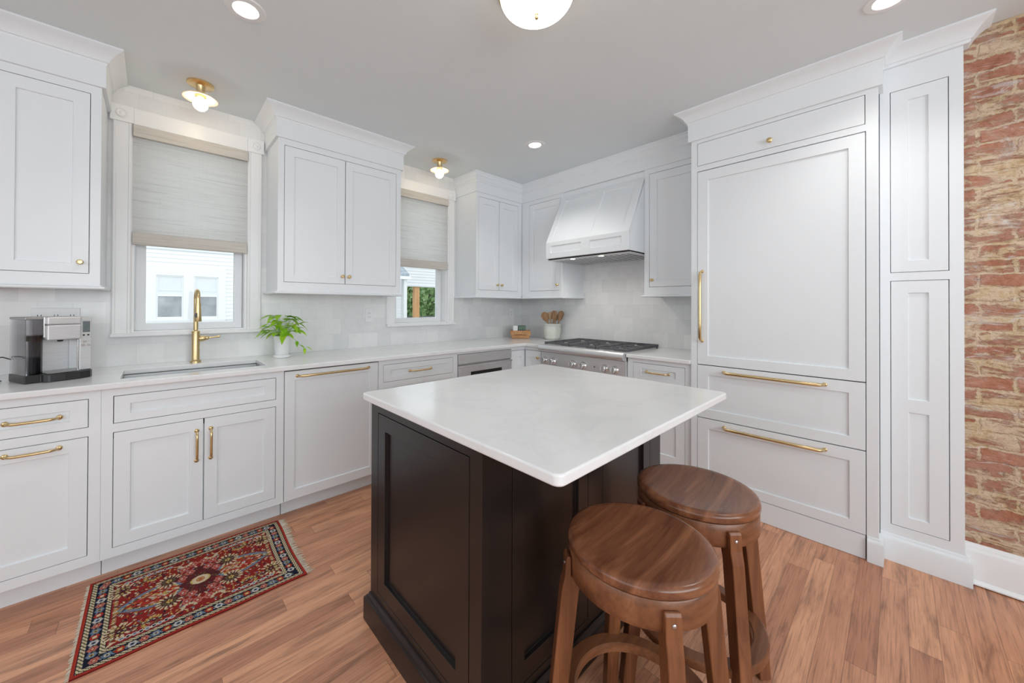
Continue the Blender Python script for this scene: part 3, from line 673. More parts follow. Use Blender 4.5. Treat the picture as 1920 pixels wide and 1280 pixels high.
hx = Vector((FX,FY,0)) + dv*2*rr
bm = NB(); lathe(bm, [(0,1.285),(.0135,1.285),(.0145,1.27),(.016,1.225),(.0185,1.175),(.0175,1.172),(0,1.172)], hx, 28); h = obj('spray_head', bm, M['brass'], t, smooth=35)
bm = NB(); c0 = hx + Vector((-.011, -.0135, 1.21)); lathe(bm, [(0,0),(.006,0),(.006,.003),(0,.004)], c0, 14, axis_m((-.62,-.78,0))); box(bm, tuple(c0+Vector((-.005,-.006,-.014))), tuple(c0+Vector((.004,.003,.014)))); obj('spray_button', bm, M['blackplastic'], h)
bm = NB(); ax = Vector((1, -.12, .0)).normalized(); c0 = Vector((FX, FY, 1.060)) + ax*.018
lathe(bm, [(0,0),(.0165,0),(.0175,.012),(.0155,.028),(.0125,.033),(.0135,.036),(.0135,.043),(.010,.047),(.0055,.050),(.0045,.066),(.0055,.085),(.0075,.100),(.006,.106),(0,.108)], c0, 22, axis_m(ax + Vector((0,0,.10)))); obj('lever_handle', bm, M['brass'], t, 'brass side lever', smooth=45)

# ------------------------------------------------------------------ gas range
def gas_range():
    y0, y1 = -1.664, -.836; xp = -.622
    t = thing('gas_range', 'stainless gas range with six knobs and black iron grates', 'range', (-.33, (y0+y1)/2, 0))
    bm = NB(); box(bm, (xp+.002, y0+.001, .09), (-.012, y1-.001, .700)); obj('range_body', bm, M['steel_dark'], t)
    bm = NB(); box(bm, (-.560, y0+.01, .0005), (-.02, y1-.01, .0895)); obj('toe_panel', bm, M['blackplastic'], t)
    bm = NB(); box(bm, (xp+.002, y0, .7005), (-.012, y1, .905)); obj('cooktop_pan', bm, M['steel'], t)
    # bull nose
    bm = NB(); pr = [(xp,.850)] + [(x, z) for x, z in arc((-.652,.888), .034, R(225), R(100), 9)] + [(-.60,.9215),(-.585,.912),(-.585,.85)]
    lo = [bm.verts.new((x, y0, z)) for x, z in pr]; hi = [bm.verts.new((x, y1, z)) for x, z in pr]
    for k in range(len(pr)): bm.faces.new([lo[k], lo[(k+1)%len(pr)], hi[(k+1)%len(pr)], hi[k]])
    bm.faces.new(lo); bm.faces.new(hi); obj('bullnose_rail', bm, M['steel'], t, smooth=50)
    bm = NB(); box(bm, (xp-.012, y0, .705), (xp+.0015, y1, .852)); c = obj('control_panel', bm, M['steel'], t, bevel=.002)
    for y in (-.878, -.970, -1.185, -1.287, -1.487, -1.575):
        bm = NB(); A = axis_m((-1, 0, .05)); p = (xp-.0122, y, .777)
        lathe(bm, [(0,0),(.034,0),(.032,.004),(.026,.012),(.0245,.013),(.0235,.017),(.0235,.036),(.022,.038),(0,.038)], p, 28, A)
        k = obj('burner_knob', bm, M['chrome'], c, smooth=35)
        bm = NB(); box(bm, (-.0535, y-.0035, .757), (-.048, y+.0035, .797), lambda a, b, z: (a+xp, b, z)); obj('knob_bar', bm, M['steel_dark'], k)
    # maker's mark: a small bird-like emblem
    bm = NB()
    for q in ([(-.006,.004),(.010,.006),(.006,-.001),(.001,-.004)], [(.001,-.001),(.006,-.001),(.003,-.009),(.0005,-.007)], [(-.006,.004),(-.010,.000),(-.004,.001)], [(.004,.004),(.013,.012),(.010,.004)]):
        bm.faces.new([bm.verts.new((xp-.0127, -1.396+a, .778+b)) for a, b in q])
    obj('maker_emblem', bm, M['dark_hole'], c, fixn=False)
    bm = NB(); box(bm, (xp-.018, y0+.004, .16), (xp+.0015, y1-.004, .700)); d = obj('oven_door', bm, M['steel'], t, bevel=.004)
    bm = NB(); box(bm, (xp-.0195, y0+.16, .30), (xp-.0182, y1-.16, .56)); obj('oven_window', bm, M['dark_hole'], d)
    bm = NB(); tube(bm, [(xp-.06, y0+.07, .66), (xp-.06, y1-.07, .66)], .012, 14)
    for y in (y0+.09, y1-.09): tube(bm, [(xp-.019, y, .66), (xp-.062, y, .66)], .009, 10)
    obj('oven_handle', bm, M['steel'], d, smooth=50)
    # burners and grates
    yc = [y0+.02, -1.525, -1.3775, -.848]; bounds = [(-1.655, -1.385), (-1.377, -1.123), (-1.115, -.845)]
    for k, (a, b) in enumerate(bounds):
        for x in (-.44, -.17):
            bm = NB(); lathe(bm, [(0,.9055),(.055,.9055),(.055,.909),(.040,.912),(.038,.921),(.030,.926),(0,.927)], (x, (a+b)/2, 0), 24); obj('burner', bm, M['iron'], t, smooth=35)
            bm = NB(); lathe(bm, [(.0405,.909),(.043,.910),(.043,.917),(.0405,.918)], (x, (a+b)/2, 0), 24, cap=False); obj('burner_ring', bm, M['brass'], t, smooth=35)
        bm = NB(); zt, zb = .943, .926; x0, x1 = -.598, -.035; w = .014
        for y in (a, b-w): box(bm, (x0, y, zb-.006), (x1, y+w, zt))
        for x in (x0, x1-w, (x0+x1)/2-w/2): box(bm, (x, a+w, zb), (x+w, b-w, zt))
        ym = (a+b)/2
        for xc in (-.45, -.18):
            for s in (-1, 1):
                box(bm, (min(xc+s*.03, xc+s*.13), ym-.004, zb+.004), (max(xc+s*.03, xc+s*.13), ym+.004, zt+.0005))
                e = b-w if s > 0 else a+w; q = ym+s*.03
                box(bm, (xc-.004, min(e, q), zb+.004), (xc+.004, max(e, q), zt+.0005))
        for x in (x0+.005, x1-.02):
            for y in (a+.002, b-.013): box(bm, (x, y, .9055), (x+.012, y+.010, zb))
        obj('grate', bm, M['iron'], t, 'black cast iron grate', bevel=.0015, segs=1)
gas_range()

# ------------------------------------------------------------------ refrigerator, its surround and the pantry
DF = .6266
t = thing('refrigerator_cabinet', 'tall white cabinet surround framing the refrigerator, up to the ceiling', 'cabinet', (-.35, -2.55, 0))
bm = NB(); frame_with_holes(bm, TB, -2.990, -2.1245, .0005, ZF1, [(-2.947, -2.161, -.01, 2.170), (-2.945, -2.161, 2.205, 2.356)], DF-.025, DF); obj('face_frame', bm, M['paint'], t, bevel=.0008, segs=1)
bm = NB(); box(bm, (-DF+.0255, -2.990, .0005), (-.002, -2.952, ZF1)); obj('side_panel', bm, M['paint'], t)
bm = NB(); box(bm, (-DF+.0255, -2.152, .0005), (-.002, -2.1245, ZF1)); obj('side_panel', bm, M['paint'], t)
bm = NB(); box(bm, (-DF+.0255, -2.951, 2.19), (-.002, -2.153, ZF1)); obj('top_box', bm, M['paint'], t)
d = front(t, 'flap_door', TB, (-2.945,-2.161,2.205,2.356), DF, None); knob(d, TB, -2.553, DF, 2.247, OUT_B, .0145)
pth = [(-DB-.035, -2.1245), (-DF, -2.1245), (-DF, -2.990), (-.524, -2.990)]
bm = NB(); sweep(bm, pth, FRIEZE, 1); obj('frieze', bm, M['paint'], t)
bm = NB(); sweep(bm, pth, crown_prof(), 1); obj('crown_moulding', bm, M['paint'], t, smooth=35)
bm = NB(); sweep(bm, [(-DF, -2.9495), (-DF, -2.990), (-.546, -2.990)], [(0,.0006),(.016,.0006),(.016,.100),(.013,.108),(.006,.113),(.004,.122),(0,.124)], 1); obj('base_moulding', bm, M['paint'], t, smooth=35)
t = thing('refrigerator', 'built-in white panelled refrigerator with one tall door and two drawers', 'refrigerator', (-.35, -2.55, 0))
bm = NB(); box(bm, (-DF+.026, -2.940, .004), (-.02, -2.168, 2.172)); obj('refrigerator_box', bm, M['dark_hole'], t)
OB = (-2.947, -2.161)
d = front(t, 'door', TB, (*OB, .893, 2.168), DF, (-2.883, -2.224, .954, 2.102)); pull(d, TB, (-2.191,1.506), (-2.191,1.050), DF, OUT_B, r=.0085, rise=.042)
d = front(t, 'drawer', TB, (*OB, .5465, .893), DF, (-2.883, -2.227, .607, .831)); pull(d, TB, (-2.317,.859), (-2.791,.859), DF, OUT_B, r=.0085, rise=.042)
d = front(t, 'drawer', TB, (*OB, .1215, .5465), DF, (-2.885, -2.227, .180, .481)); pull(d, TB, (-2.318,.511), (-2.791,.511), DF, OUT_B, r=.0085, rise=.042)
bm = NB(); box(bm, (-DF, OB[0]+.004, .002), (-DF+.02, OB[1]-.003, .1205)); obj('toe_panel', bm, M['paint'], t)

DP = .5234
t = thing('pantry_cabinet', 'tall narrow white pantry cabinet between the refrigerator and brick wall', 'cabinet', (-.4, -3.126, 0))
P0, P1 = -3.2605, -2.9925
bm = NB(); box(bm, (-DP+.0215, P0+.0005, .0005), (-.471 if False else -.003, P1-.0005, ZF1)); obj('cabinet_box', bm, M['paint'], t)
bm = NB(); frame_with_holes(bm, TB, P0, P1, .0005, ZF1, [(-3.2175,-3.0285,1.449,2.369), (-3.2175,-3.0285,.177,1.4085)], DP-.021, DP); obj('face_frame', bm, M['paint'], t, bevel=.0008, segs=1)
front(t, 'door', TB, (-3.2175,-3.0285,1.449,2.369), DP, (-3.155,-3.0895,1.507,2.309))
front(t, 'door', TB, (-3.2175,-3.0285,.177,1.4085), DP, [(-3.155,-3.0885,.820,1.347), (-3.155,-3.0885,.234,.755)])
pth = [(-DP, P1), (-DP, P0), (-.4705, P0)]
bm = NB(); sweep(bm, pth, crown_prof(), 1); obj('crown_moulding', bm, M['paint'], t, smooth=35)
bm = NB(); sweep(bm, pth, [(0,.0006),(.021,.0006),(.021,.105),(.017,.114),(.008,.119),(.005,.130),(0,.132)], 1); obj('base_moulding', bm, M['paint'], t, smooth=35)

# ------------------------------------------------------------------ island
IX0, IX1, IY0, IY1 = -2.640, -1.517, -2.298, -1.613
t = thing('kitchen_island', 'dark espresso kitchen island base under the white slab, behind the stools', 'kitchen island', (-2.08, -1.95, 0))
bm = NB(); box(bm, (IX0+.0215, IY0+.0215, .0005), (IX1, IY1, CT0-.0005)); obj('island_body', bm, M['island'], t)
TL = lambda u, d, z: (IX0-d, u, z); TF = lambda u, d, z: (u, IY0-d, z)
o1 = (-2.245, -1.672, .140, .850)
bm = NB(); frame_with_holes(bm, TL, IY0, IY1, .0008, CT0-.0005, [o1], -.021, 0); obj('side_frame', bm, M['island'], t, bevel=.001, segs=1)
front(t, 'side_panel', TL, o1, 0, (-2.182, -1.731, .205, .788), M['island'], depth=.013)
ds = [(-2.522,-2.126), (-2.028,-1.624)]
bm = NB(); frame_with_holes(bm, TF, IX0+.001, IX1, .0008, CT0-.0005, [(*q, .140, .850) for q in ds], -.021, -.0003); obj('front_frame', bm, M['island'], t, bevel=.001, segs=1)
front(t, 'door', TF, (*ds[0], .140, .850), 0, (-2.466,-2.187,.205,.788), M['island'], depth=.013)
front(t, 'door', TF, (*ds[1], .140, .850), 0, (-1.966,-1.688,.205,.788), M['island'], depth=.013)
bm = NB(); sweep(bm, [(IX1, IY1), (IX0, IY1), (IX0, IY0), (IX1, IY0), (IX1, IY1)], [(0,.0006),(.021,.0006),(.021,.086),(.019,.091),(.014,.093),(.012,.099),(.006,.104),(.004,.111),(0,.112)], 1)
obj('base_moulding', bm, M['island'], t, smooth=35)
bm = NB(); a, b, c, d_ = -2.662, -1.503, -2.5725, -1.562; r = .022
pl = arc((b-r, d_-r), r, 0, PI/2, 6) + arc((a+r, d_-r), r, PI/2, PI, 6) + arc((a+r, c+r), r, PI, 1.5*PI, 6) + arc((b-r, c+r), r, 1.5*PI, 2*PI, 6)
lo = [bm.verts.new((x, y, CT0)) for x, y in pl]; hi = [bm.verts.new((x, y, CT1)) for x, y in pl]
for k in range(len(pl)): bm.faces.new([lo[k], lo[(k+1)%len(pl)], hi[(k+1)%len(pl)], hi[k]])
bm.faces.new(lo); bm.faces.new(hi)
tag(obj('countertop', bm, M['quartz'], bevel=.005, segs=3, smooth=40), 'large white quartz slab on the dark island', 'countertop')

# ------------------------------------------------------------------ bar stools
def bar_stool():
    t = thing('bar_stool', 'round walnut swivel stool nearest the camera, at the island corner', 'stool', (0,0,0), 'walnut bar stools at the island')
    SZ = .660; rs = .184
    bm = NB(); segs = 56; prof = [(0, SZ-.026), (rs-.006, SZ-.026), (rs-.001, SZ-.024), (rs, SZ-.020), (rs, SZ-.010), (rs-.002, SZ-.004), (rs-.007, SZ-.0005), (rs-.014, SZ+.0005), (rs-.024, SZ)]
    prof += [(r_, SZ-.010*(1-(r_/(rs-.024))**2)-.0005) for r_ in (.145, .12, .09, .05)] + [(0, SZ-.0105)]
    lathe(bm, prof, (0,0,0), segs); obj('seat', bm, M['seatwood'], t, 'dished walnut seat', smooth=50)
    bm = NB(); ra, rb = .142, .181; zt, zb = SZ-.0285, SZ-.097
    lathe(bm, [(ra,zb+.002),(ra+.003,zb),(rb-.003,zb),(rb,zb+.003),(rb,zt-.002),(rb-.002,zt),(ra,zt),(ra,zb+.002)], (0,0,0), 56, cap=False); obj('apron', bm, M['ringwood'], t, smooth=45)
    bm = NB(); lathe(bm, [(0,SZ-.040),(.10,SZ-.040),(.10,SZ-.0265),(0,SZ-.0265)], (0,0,0), 32); obj('swivel_plate', bm, M['iron'], t)
    for k in range(4):
        a = PI/4 + k*PI/2; rad = Vector((math.cos(a), math.sin(a), 0)); tan = Vector((-rad.y, rad.x, 0)); bm = NB()
        # leg outline in the radial plane: slim strap outside the apron, thick splayed post below it
        ot = lambda z: rb+.014+(SZ-.05-z)*.100         # outer edge
        zs = SZ-.100
        out = [(rb+.0005, SZ-.046), (rb+.009, SZ-.042), (rb+.0145, SZ-.050), (ot(zs+.004)-.001, zs+.004), (ot(zs-.03)+.004, zs-.032), (ot(0)+.004, .0008), (ot(0)-.036, .0008), (ot(zs-.03)-.042, zs-.032), (rb-.030, zs+.0035), (rb+.0005, zs+.0035)]
        hw = .0185
        A_ = [bm.verts.new(rad*r_ - tan*hw + Vector((0,0,z))) for r_, z in out]; B_ = [bm.verts.new(rad*r_ + tan*hw + Vector((0,0,z))) for r_, z in out]
        for i in range(len(out)): bm.faces.new([A_[i], A_[(i+1)%len(out)], B_[(i+1)%len(out)], B_[i]])
        bm.faces.new(A_); bm.faces.new(B_); lg = obj('leg', bm, M['legwood'], t, bevel=.003)
        bm = NB(); lathe(bm, [(0,0),(.005,0),(.005,.0015),(.003,.003),(0,.0035)], rad*(rb+.0155)+Vector((0,0,SZ-.068)), 14, axis_m(rad)); obj('screw', bm, M['screw'], lg, smooth=40)
    bm = NB(); zr = .203; ri, ro = .162, .205
    lathe(bm, [(ri,zr+.002),(ri+.003,zr),(ro-.003,zr),(ro,zr+.003),(ro,zr+.025),(ro-.004,zr+.028),(ri+.004,zr+.028),(ri,zr+.025),(ri,zr+.002)], (0,0,0), 56, cap=False); obj('foot_ring', bm, M['ringwood'], t, 'flat bent wood foot ring', smooth=30)
    return t
def copy_tree(o, parent=None):
    c = o.copy(); COL.objects.link(c); c.parent = parent
    for ch in o.children: copy_tree(ch, c)
    return c
st = bar_stool(); st2 = copy_tree(st)
st.location = (-2.339, -2.589, 0); st.rotation_euler.z = R(2)
st2.location = (-1.919, -2.586, 0); st2.rotation_euler.z = R(6); st2['label'] = 'round walnut swivel stool beside the refrigerator drawers, second from the camera'

# ------------------------------------------------------------------ rug
def rug():
    x0, x1, y0, y1 = -3.508, -2.757, -1.178, -.600
    nx, ny = 300, 230
    pal = np.array([(.24,.022,.018), (.34,.035,.022), (.012,.014,.028), (.56,.46,.30), (.45,.33,.10), (.14,.19,.27), (.40,.14,.11), (.09,.02,.022), (.10,.11,.06), (.50,.46,.42), (.36,.17,.04), (.17,.015,.016)])
    RED, BRT, NAVY, CREAM, GOLD, BLUE, PINK, MAR, OLIV, WHT, ORNG, DRED = range(12)
    im = np.full((ny, nx), RED, int); rng = np.random.RandomState(4)
    X, Y = np.meshgrid(np.arange(nx)+.5, np.arange(ny)+.5)
    ex, ey = np.minimum(X, nx-X), np.minimum(Y, ny-Y); ed = np.minimum(ex, ey); alongx = (ey < ex)
    s = np.where(alongx, X, Y)
    im[:] = np.where(rng.rand(ny, nx) < .12, DRED, RED)
    def put(mask, c): im[mask] = c
    put(ed < 33, NAVY); put(ed < 4, BRT)
    for a, b in ((5, 11), (26, 32)):     # barber-pole guards
        g = (ed >= a) & (ed < b); ph = (s + (ed-a)*1.6) % 7
        put(g, CREAM); put(g & (ph < 2.6), OLIV); put(g & (ph < 1.2), NAVY)
    put((ed >= 4) & (ed < 5), NAVY); put((ed >= 25) & (ed < 26), NAVY)
    def ell(cx, cy, rx, ry, c, rot=0):
        ca, sa = math.cos(rot), math.sin(rot); dx, dy = X-cx, Y-cy
        u, v = dx*ca+dy*sa, -dx*sa+dy*ca
        put((u/rx)**2+(v/ry)**2 < 1, c)
    def flower(cx, cy, r, a, b, c=CREAM, n=6):
        for k in range(n): ell(cx+r*.72*math.cos(k*2*PI/n), cy+r*.72*math.sin(k*2*PI/n), r*.42, r*.42, a)
        ell(cx, cy, r*.55, r*.55, b); ell(cx, cy, r*.28, r*.28, c)
    # main border flowers
    k = 0
    for cy in (18.5, ny-18.5):
        for cx in np.arange(22, nx-15, 13.2):
            flower(cx, cy, 5.4, [PINK, BLUE, BRT, WHT][k % 4], [BRT, CREAM, GOLD, BLUE][k % 4], [CREAM, NAVY][k % 2]); ell(cx+6.6, cy+2, 2.2, 1.2, OLIV, .7); ell(cx+6.6, cy-3, 2.2, 1.1, BLUE, -.7); k += 1
    for cx in (18.5, nx-18.5):
        for cy in np.arange(32, ny-26, 13.2):
            flower(cx, cy, 5.4, [BLUE, PINK, WHT, BRT][k % 4], [GOLD, BRT, BLUE, CREAM][k % 4], [NAVY, CREAM][k % 2]); ell(cx+2, cy+6.6, 1.2, 2.2, OLIV, .6); ell(cx-3, cy+6.6, 1.1, 2.2, BLUE, -.5); k += 1
    cx0, cy0 = nx/2, ny/2
    def sym(f):
        for sx in (-1, 1):
            for sy in (-1, 1): f(sx, sy)
    def S4(x, y, fn):
        for sx in (-1, 1):
            for sy in (-1, 1): fn(cx0+sx*x, cy0+sy*y, sx, sy)
    # small scattered leaves over the whole field, then the larger motifs over them
    for i in range(240):
        px, py = rng.uniform(2, 114), rng.uniform(2, 79); c = [CREAM, GOLD, OLIV, PINK, NAVY, ORNG, MAR, BLUE, CREAM, OLIV][rng.randint(10)]; rt = rng.uniform(-1.4, 1.4); w_ = rng.uniform(2, 3.6)
        S4(px, py, lambda x, y, sx, sy: ell(x, y, w_, 1.15, c, rt*sx*sy))
    # long pointed blue edged palms at both ends
    for sx in (-1, 1):
        for q in range(40):
            f = q/39; w_ = 24*math.sin(PI*min(1, f**.75))**.8
            for sg in (-1, 1): ell(cx0+sx*(24+84*f), cy0+sg*w_*.2, 3, max(1.5, w_*.9), BRT)
        for q in range(34):
            f = q/33; w_ = 25*math.sin(PI*min(1, f**.75))**.8
            for sg in (-1, 1):
                ell(cx0+sx*(26+82*f), cy0+sg*w_, 3.4, 2.6, BLUE); ell(cx0+sx*(26+82*f), cy0+sg*(w_-5), 2.2, 1.8, [GOLD, ORNG, OLIV, CREAM][q % 4])
        for q in range(110):
            u, v = rng.uniform(-34, 34), rng.uniform(-16, 16)
            if (u/36)**2+(v/17)**2 < 1: ell(cx0+sx*(68+u), cy0+v, rng.uniform(1.5, 4), 1.1, [MAR, CREAM, PINK, WHT, GOLD, OLIV, DRED, NAVY][rng.randint(8)], rng.uniform(-.7, .7)*sx)
        for q in range(14): ell(cx0+sx*(20+q*3.6), cy0+((q%3)-1)*(1.5+q*.25), 3.8, 1.3, [CREAM, WHT, GOLD][q % 3], [.6, -.6][q % 2])
    # centre medallion
    ell(cx0, cy0, 22, 44, MAR); ell(cx0, cy0, 30, 16, MAR)
    for q in range(150):
        a, r_ = rng.uniform(0, 2*PI), rng.uniform(5, 30); ell(cx0+r_*.8*math.cos(a), cy0+r_*1.3*math.sin(a), 2.8, .8, [DRED, OLIV, RED, NAVY, MAR][rng.randint(5)], a)
    ell(cx0, cy0, 15, 12, GOLD); flower(cx0, cy0, 11, CREAM, BRT, OLIV, 10); ell(cx0, cy0, 5, 4, GOLD); ell(cx0, cy0, 3, 2.5, BRT)
    for px, py in ((14, 34), (26, 22), (22, 50), (8, 58)): S4(px, py, lambda x, y, sx, sy: (flower(x, y, 7, PINK, BRT, WHT), ell(x+sx*8, y, 2.6, 1.2, OLIV, .6)))
    # cream dashed scrolls
    def scroll(px, py, r_, a0, a1, n, c=CREAM, w=3.6):
        for sx in (-1, 1):
            for sy in (-1, 1):
                for i in range(n):
                    a = a0+(a1-a0)*i/(n-1); ell(cx0+sx*(px+r_*math.cos(a)), cy0+sy*(py+r_*math.sin(a)), w, 1.7, c, (a if sx*sy > 0 else -a))
    S4(44, 30, lambda x, y, sx, sy: ell(x, y, 15, 15, MAR))
    scroll(44, 30, 15, -2.1, 2.9, 13, CREAM, 4.2); scroll(44, 30, 8, 0, 5.5, 9, OLIV, 2.4); scroll(44, 30, 3, 0, 5, 5, GOLD, 1.8)
    S4(108, 54, lambda x, y, sx, sy: ell(x, y, 14, 13, MAR))
    scroll(106, 54, 15, -2.6, 2.4, 13, CREAM, 4.2); scroll(106, 54, 8, 0, 5.5, 8, GOLD, 2.4); scroll(66, 64, 11, -2.6, .6, 9, GOLD, 3); scroll(20, 68, 9, -3, 0, 8, CREAM, 3)
    for i in range(9):
        S4(42+i*7.4, 76-abs(i-4)*.4, lambda x, y, sx, sy: (ell(x, y, 3.9, 3.7, WHT), ell(x, y, 2.1, 2.0, [BLUE, NAVY][i % 2])))
        S4(50+i*6.8, 63-i*.9, lambda x, y, sx, sy: (ell(x, y, 3.0, 2.8, NAVY), ell(x, y+1, 1.9, 1.2, CREAM)))
    S4(114, 78, lambda x, y, sx, sy: (ell(x, y, 5, 1.6, CREAM, .8*sx*sy), ell(x-3*sx, y-3*sy, 4, 1.4, CREAM, -.5*sx*sy)))
    for i in range(16): S4(112, i*4.6, lambda x, y, sx, sy: ell(x, y, 3.0, 1.3, [CREAM, GOLD, CREAM, OLIV][i % 4], .5*sx*sy))
    # mesh: one quad per knot
    t = thing('rug', 'small red oriental rug with floral border on the floor before the sink', 'rug', ((x0+x1)/2, (y0+y1)/2, 0))
    off = t.location
    gx = np.linspace(x0, x1, nx+1); gy = np.linspace(y0, y1, ny+1); GX, GY = np.meshgrid(gx, gy)
    wav = .004*np.sin(GX*17)*np.exp(-((GY-y0)/.03)**2) ; GXs = GX + .006*np.sin(GY*9+1)*((GX-x0)/(x1-x0)); GYs = GY+wav*.6
    GZ = .0065 + .0010*np.sin(GX*13+GY*7) + .0006*rng.rand(ny+1, nx+1)
    V = np.stack([GXs-off[0], GYs-off[1], GZ], -1).reshape(-1, 3)
    ii = (np.arange(ny)[:,None]*(nx+1)+np.arange(nx)[None,:]); F = np.stack([ii, ii+1, ii+nx+2, ii+nx+1], -1).reshape(-1, 4)
    nv = len(V)
    per = np.concatenate([np.arange(nx+1), (np.arange(1, ny+1))*(nx+1)+nx, ny*(nx+1)+np.arange(nx-1, -1, -1), np.arange(ny-1, 0, -1)*(nx+1)])
    B = V[per].copy(); B[:,2] = .0008; V2 = np.vstack([V, B]); n = len(per)
    F2 = [[per[(k+1)%n], per[k], nv+k, nv+(k+1)%n] for k in range(n)]
    me = bpy.data.meshes.new('rug_pile'); me.from_pydata(V2.tolist(), [], F.tolist()+[[int(q) for q in f] for f in F2]); me.update()
    ca = me.color_attributes.new('knots', 'FLOAT_COLOR', 'CORNER'); nf = len(F)+len(F2)
    fc = np.ones((nf, 4)); fc[:len(F), :3] = pal[im.reshape(-1)]*(.85+.3*rng.rand(len(F), 1)); fc[len(F):, :3] = pal[DRED]
    ca.data.foreach_set('color', np.repeat(fc, 4, axis=0).astype(np.float32).ravel())
    m, nt, b = new_mat('wool_pile'); at = nt.nodes.new('ShaderNodeAttribute'); at.attribute_name = 'knots'
    L(nt, at.outputs['Color'], b.inputs['Base Color']); b.inputs['Roughness'].default_value = .95; b.inputs['Specular IOR Level'].default_value = .1
    nn = noise(nt, objco(nt), 420, 2); bump(nt, b, nn.outputs[0], .5, .002)
    me.materials.append(m); o = bpy.data.objects.new('pile', me); COL.objects.link(o); o.parent = t; ROOT[o.name] = Vector(off)
    M['fringe'] = plain('cream_cotton_fringe', (.62, .55, .44), .9, var=.15, nscale=60)
    for side, ln in ((1, .034), (-1, .012)):
        bm = NB(); xe = x1 if side > 0 else x0
        for i in range(150):
            y = y0+.004+(y1-y0-.008)*i/149; xs = xe+ (.006*math.sin(y*9+1) if side > 0 else 0)
            l_ = ln*random.Random(i*7+side).uniform(.65, 1.15); j = random.Random(i).uniform(-.010, .010)
            tube(bm, [(xs-side*.004, y, .004), (xs+side*l_*.5, y+j*.4, .0035), (xs+side*l_, y+j, .0018)], [.0016, .0014, .0007], 5)
        obj('fringe', bm, M['fringe'], t, 'cream fringe')
rug()

# ------------------------------------------------------------------ ceiling lights
LB = {0: 'round recessed ceiling light near the sink window', 1: 'round recessed ceiling light over the far corner by the range', 2: 'round recessed ceiling light beside the pantry at the top edge'}
for i, (x, y) in enumerate(RECESSED):
    t = thing('recessed_light', LB[i], 'ceiling light', (x, y, ZC), 'recessed ceiling lights')
    bm = NB(); lathe(bm, [(.046,ZC-.0005),(.046,ZC-.003),(.050,ZC-.0068),(.074,ZC-.005),(.078,ZC-.0005)], (x,y,0), 40, cap=False); obj('trim_ring', bm, M['plate'], t, smooth=40)
    bm = NB(); lathe(bm, [(0,ZC-.0040),(.0462,ZC-.0040),(.0462,ZC-.0008),(0,ZC-.0008)], (x,y,0), 36); obj('lens', bm, M['led'], t, 'glowing white lens', smooth=30)
for x, y, lb in ((-3.107, -.300, 'brass and opal flush light on the ceiling above the sink window'), (-1.408, -.297, 'brass and opal flush light on the ceiling by the far window')):
    t = thing('flush_mount_light', lb, 'ceiling light', (x, y, ZC), 'small brass flush lights')
    bm = NB(); lathe(bm, [(0,ZC-.0005),(.066,ZC-.0005),(.066,ZC-.006),(.062,ZC-.009),(.024,ZC-.011),(.022,ZC-.014),(.022,ZC-.068),(0,ZC-.068)], (x,y,0), 36); obj('canopy', bm, M['brass'], t, smooth=40)
    bm = NB(); lathe(bm, [(.020,ZC-.064),(.045,ZC-.067),(.068,ZC-.074),(.085,ZC-.086),(.086,ZC-.088),(.084,ZC-.089),(.067,ZC-.078),(.044,ZC-.071),(.020,ZC-.068)], (x,y,0), 40, cap=False); obj('glass_shade', bm, M['opal_shade'], t, 'shallow opal shade', smooth=60)
    bm = NB(); lathe(bm, [(0,ZC-.066),(.026,ZC-.066),(.026,ZC-.080),(.022,ZC-.084),(0,ZC-.084)], (x,y,0), 24); obj('socket', bm, M['brass'], t, smooth=40)
    bm = NB(); rb_ = .037; zc_ = ZC-.119; lathe(bm, [(0, zc_-rb_)]+[(rb_*math.sin(a), zc_-rb_*math.cos(a)) for a in [PI*k/16 for k in range(1, 16)]]+[(0, zc_+rb_)], (x,y,0), 28); obj('bulb', bm, M['bulb'], t, 'lit globe bulb', smooth=60)
DX, DY = -2.150, -2.066
t = thing('dome_ceiling_light', 'large opal glass dome light in the ceiling centre above the island', 'ceiling light', (DX, DY, ZC))
bm = NB(); lathe(bm, [(.10,ZC-.0005),(.158,ZC-.0005),(.160,ZC-.004),(.160,ZC-.020),(.156,ZC-.024),(.150,ZC-.024)], (DX,DY,0), 48, cap=False); obj('brass_rim', bm, M['brass'], t, smooth=40)
bm = NB(); pr = [(0, ZC-.108)] + [(.152*math.sin(a)**.8, ZC-.022-.086*math.cos(a)) for a in [PI/2*k/14 for k in range(1, 15)]]
lathe(bm, pr, (DX,DY,0), 48); obj('glass_bowl', bm, M['opal'], t, 'glowing opal bowl', smooth=60)
bm = NB(); lathe(bm, [(0,ZC-.126),(.006,ZC-.125),(.0085,ZC-.121),(.0085,ZC-.116),(.005,ZC-.114),(.005,ZC-.1085),(.011,ZC-.107),(0,ZC-.106)], (DX,DY,0), 20); obj('finial', bm, M['brass'], t, smooth=40)

# ------------------------------------------------------------------ outlets and switches
def wall_plate(name, label, cat, T, u0, u1, z0, z1, kind, out):
    t = thing(name, label, cat, T((u0+u1)/2, 0, (z0+z1)/2), 'white wall plates on the tile')
    bm = NB(); box(bm, (u0, .0005, z0), (u1, .0065, z1), T); obj('cover_plate', bm, M['plate'], t, bevel=.002)
    n = max(1, round((u1-u0)/.058)); w = (u1-u0)/n
    for k in range(n):
        c = u0+w*(k+.5); zc = (z0+z1)/2
        bm = NB(); box(bm, (c-.017, .0066, zc-.033), (c+.017, .0085, zc+.033), T)
        s = obj('receptacle' if kind == 'outlet' else 'rocker', bm, M['plate'], t, bevel=.001)
        if kind == 'outlet':
            bm = NB()
            for dz in (-.016, .016):
                for dx in (-.006, .006): box(bm, (c+dx-.0013, .0086, zc+dz-.004), (c+dx+.0013, .0089, zc+dz+.005), T)
            obj('slots', bm, M['dark_hole'], s)
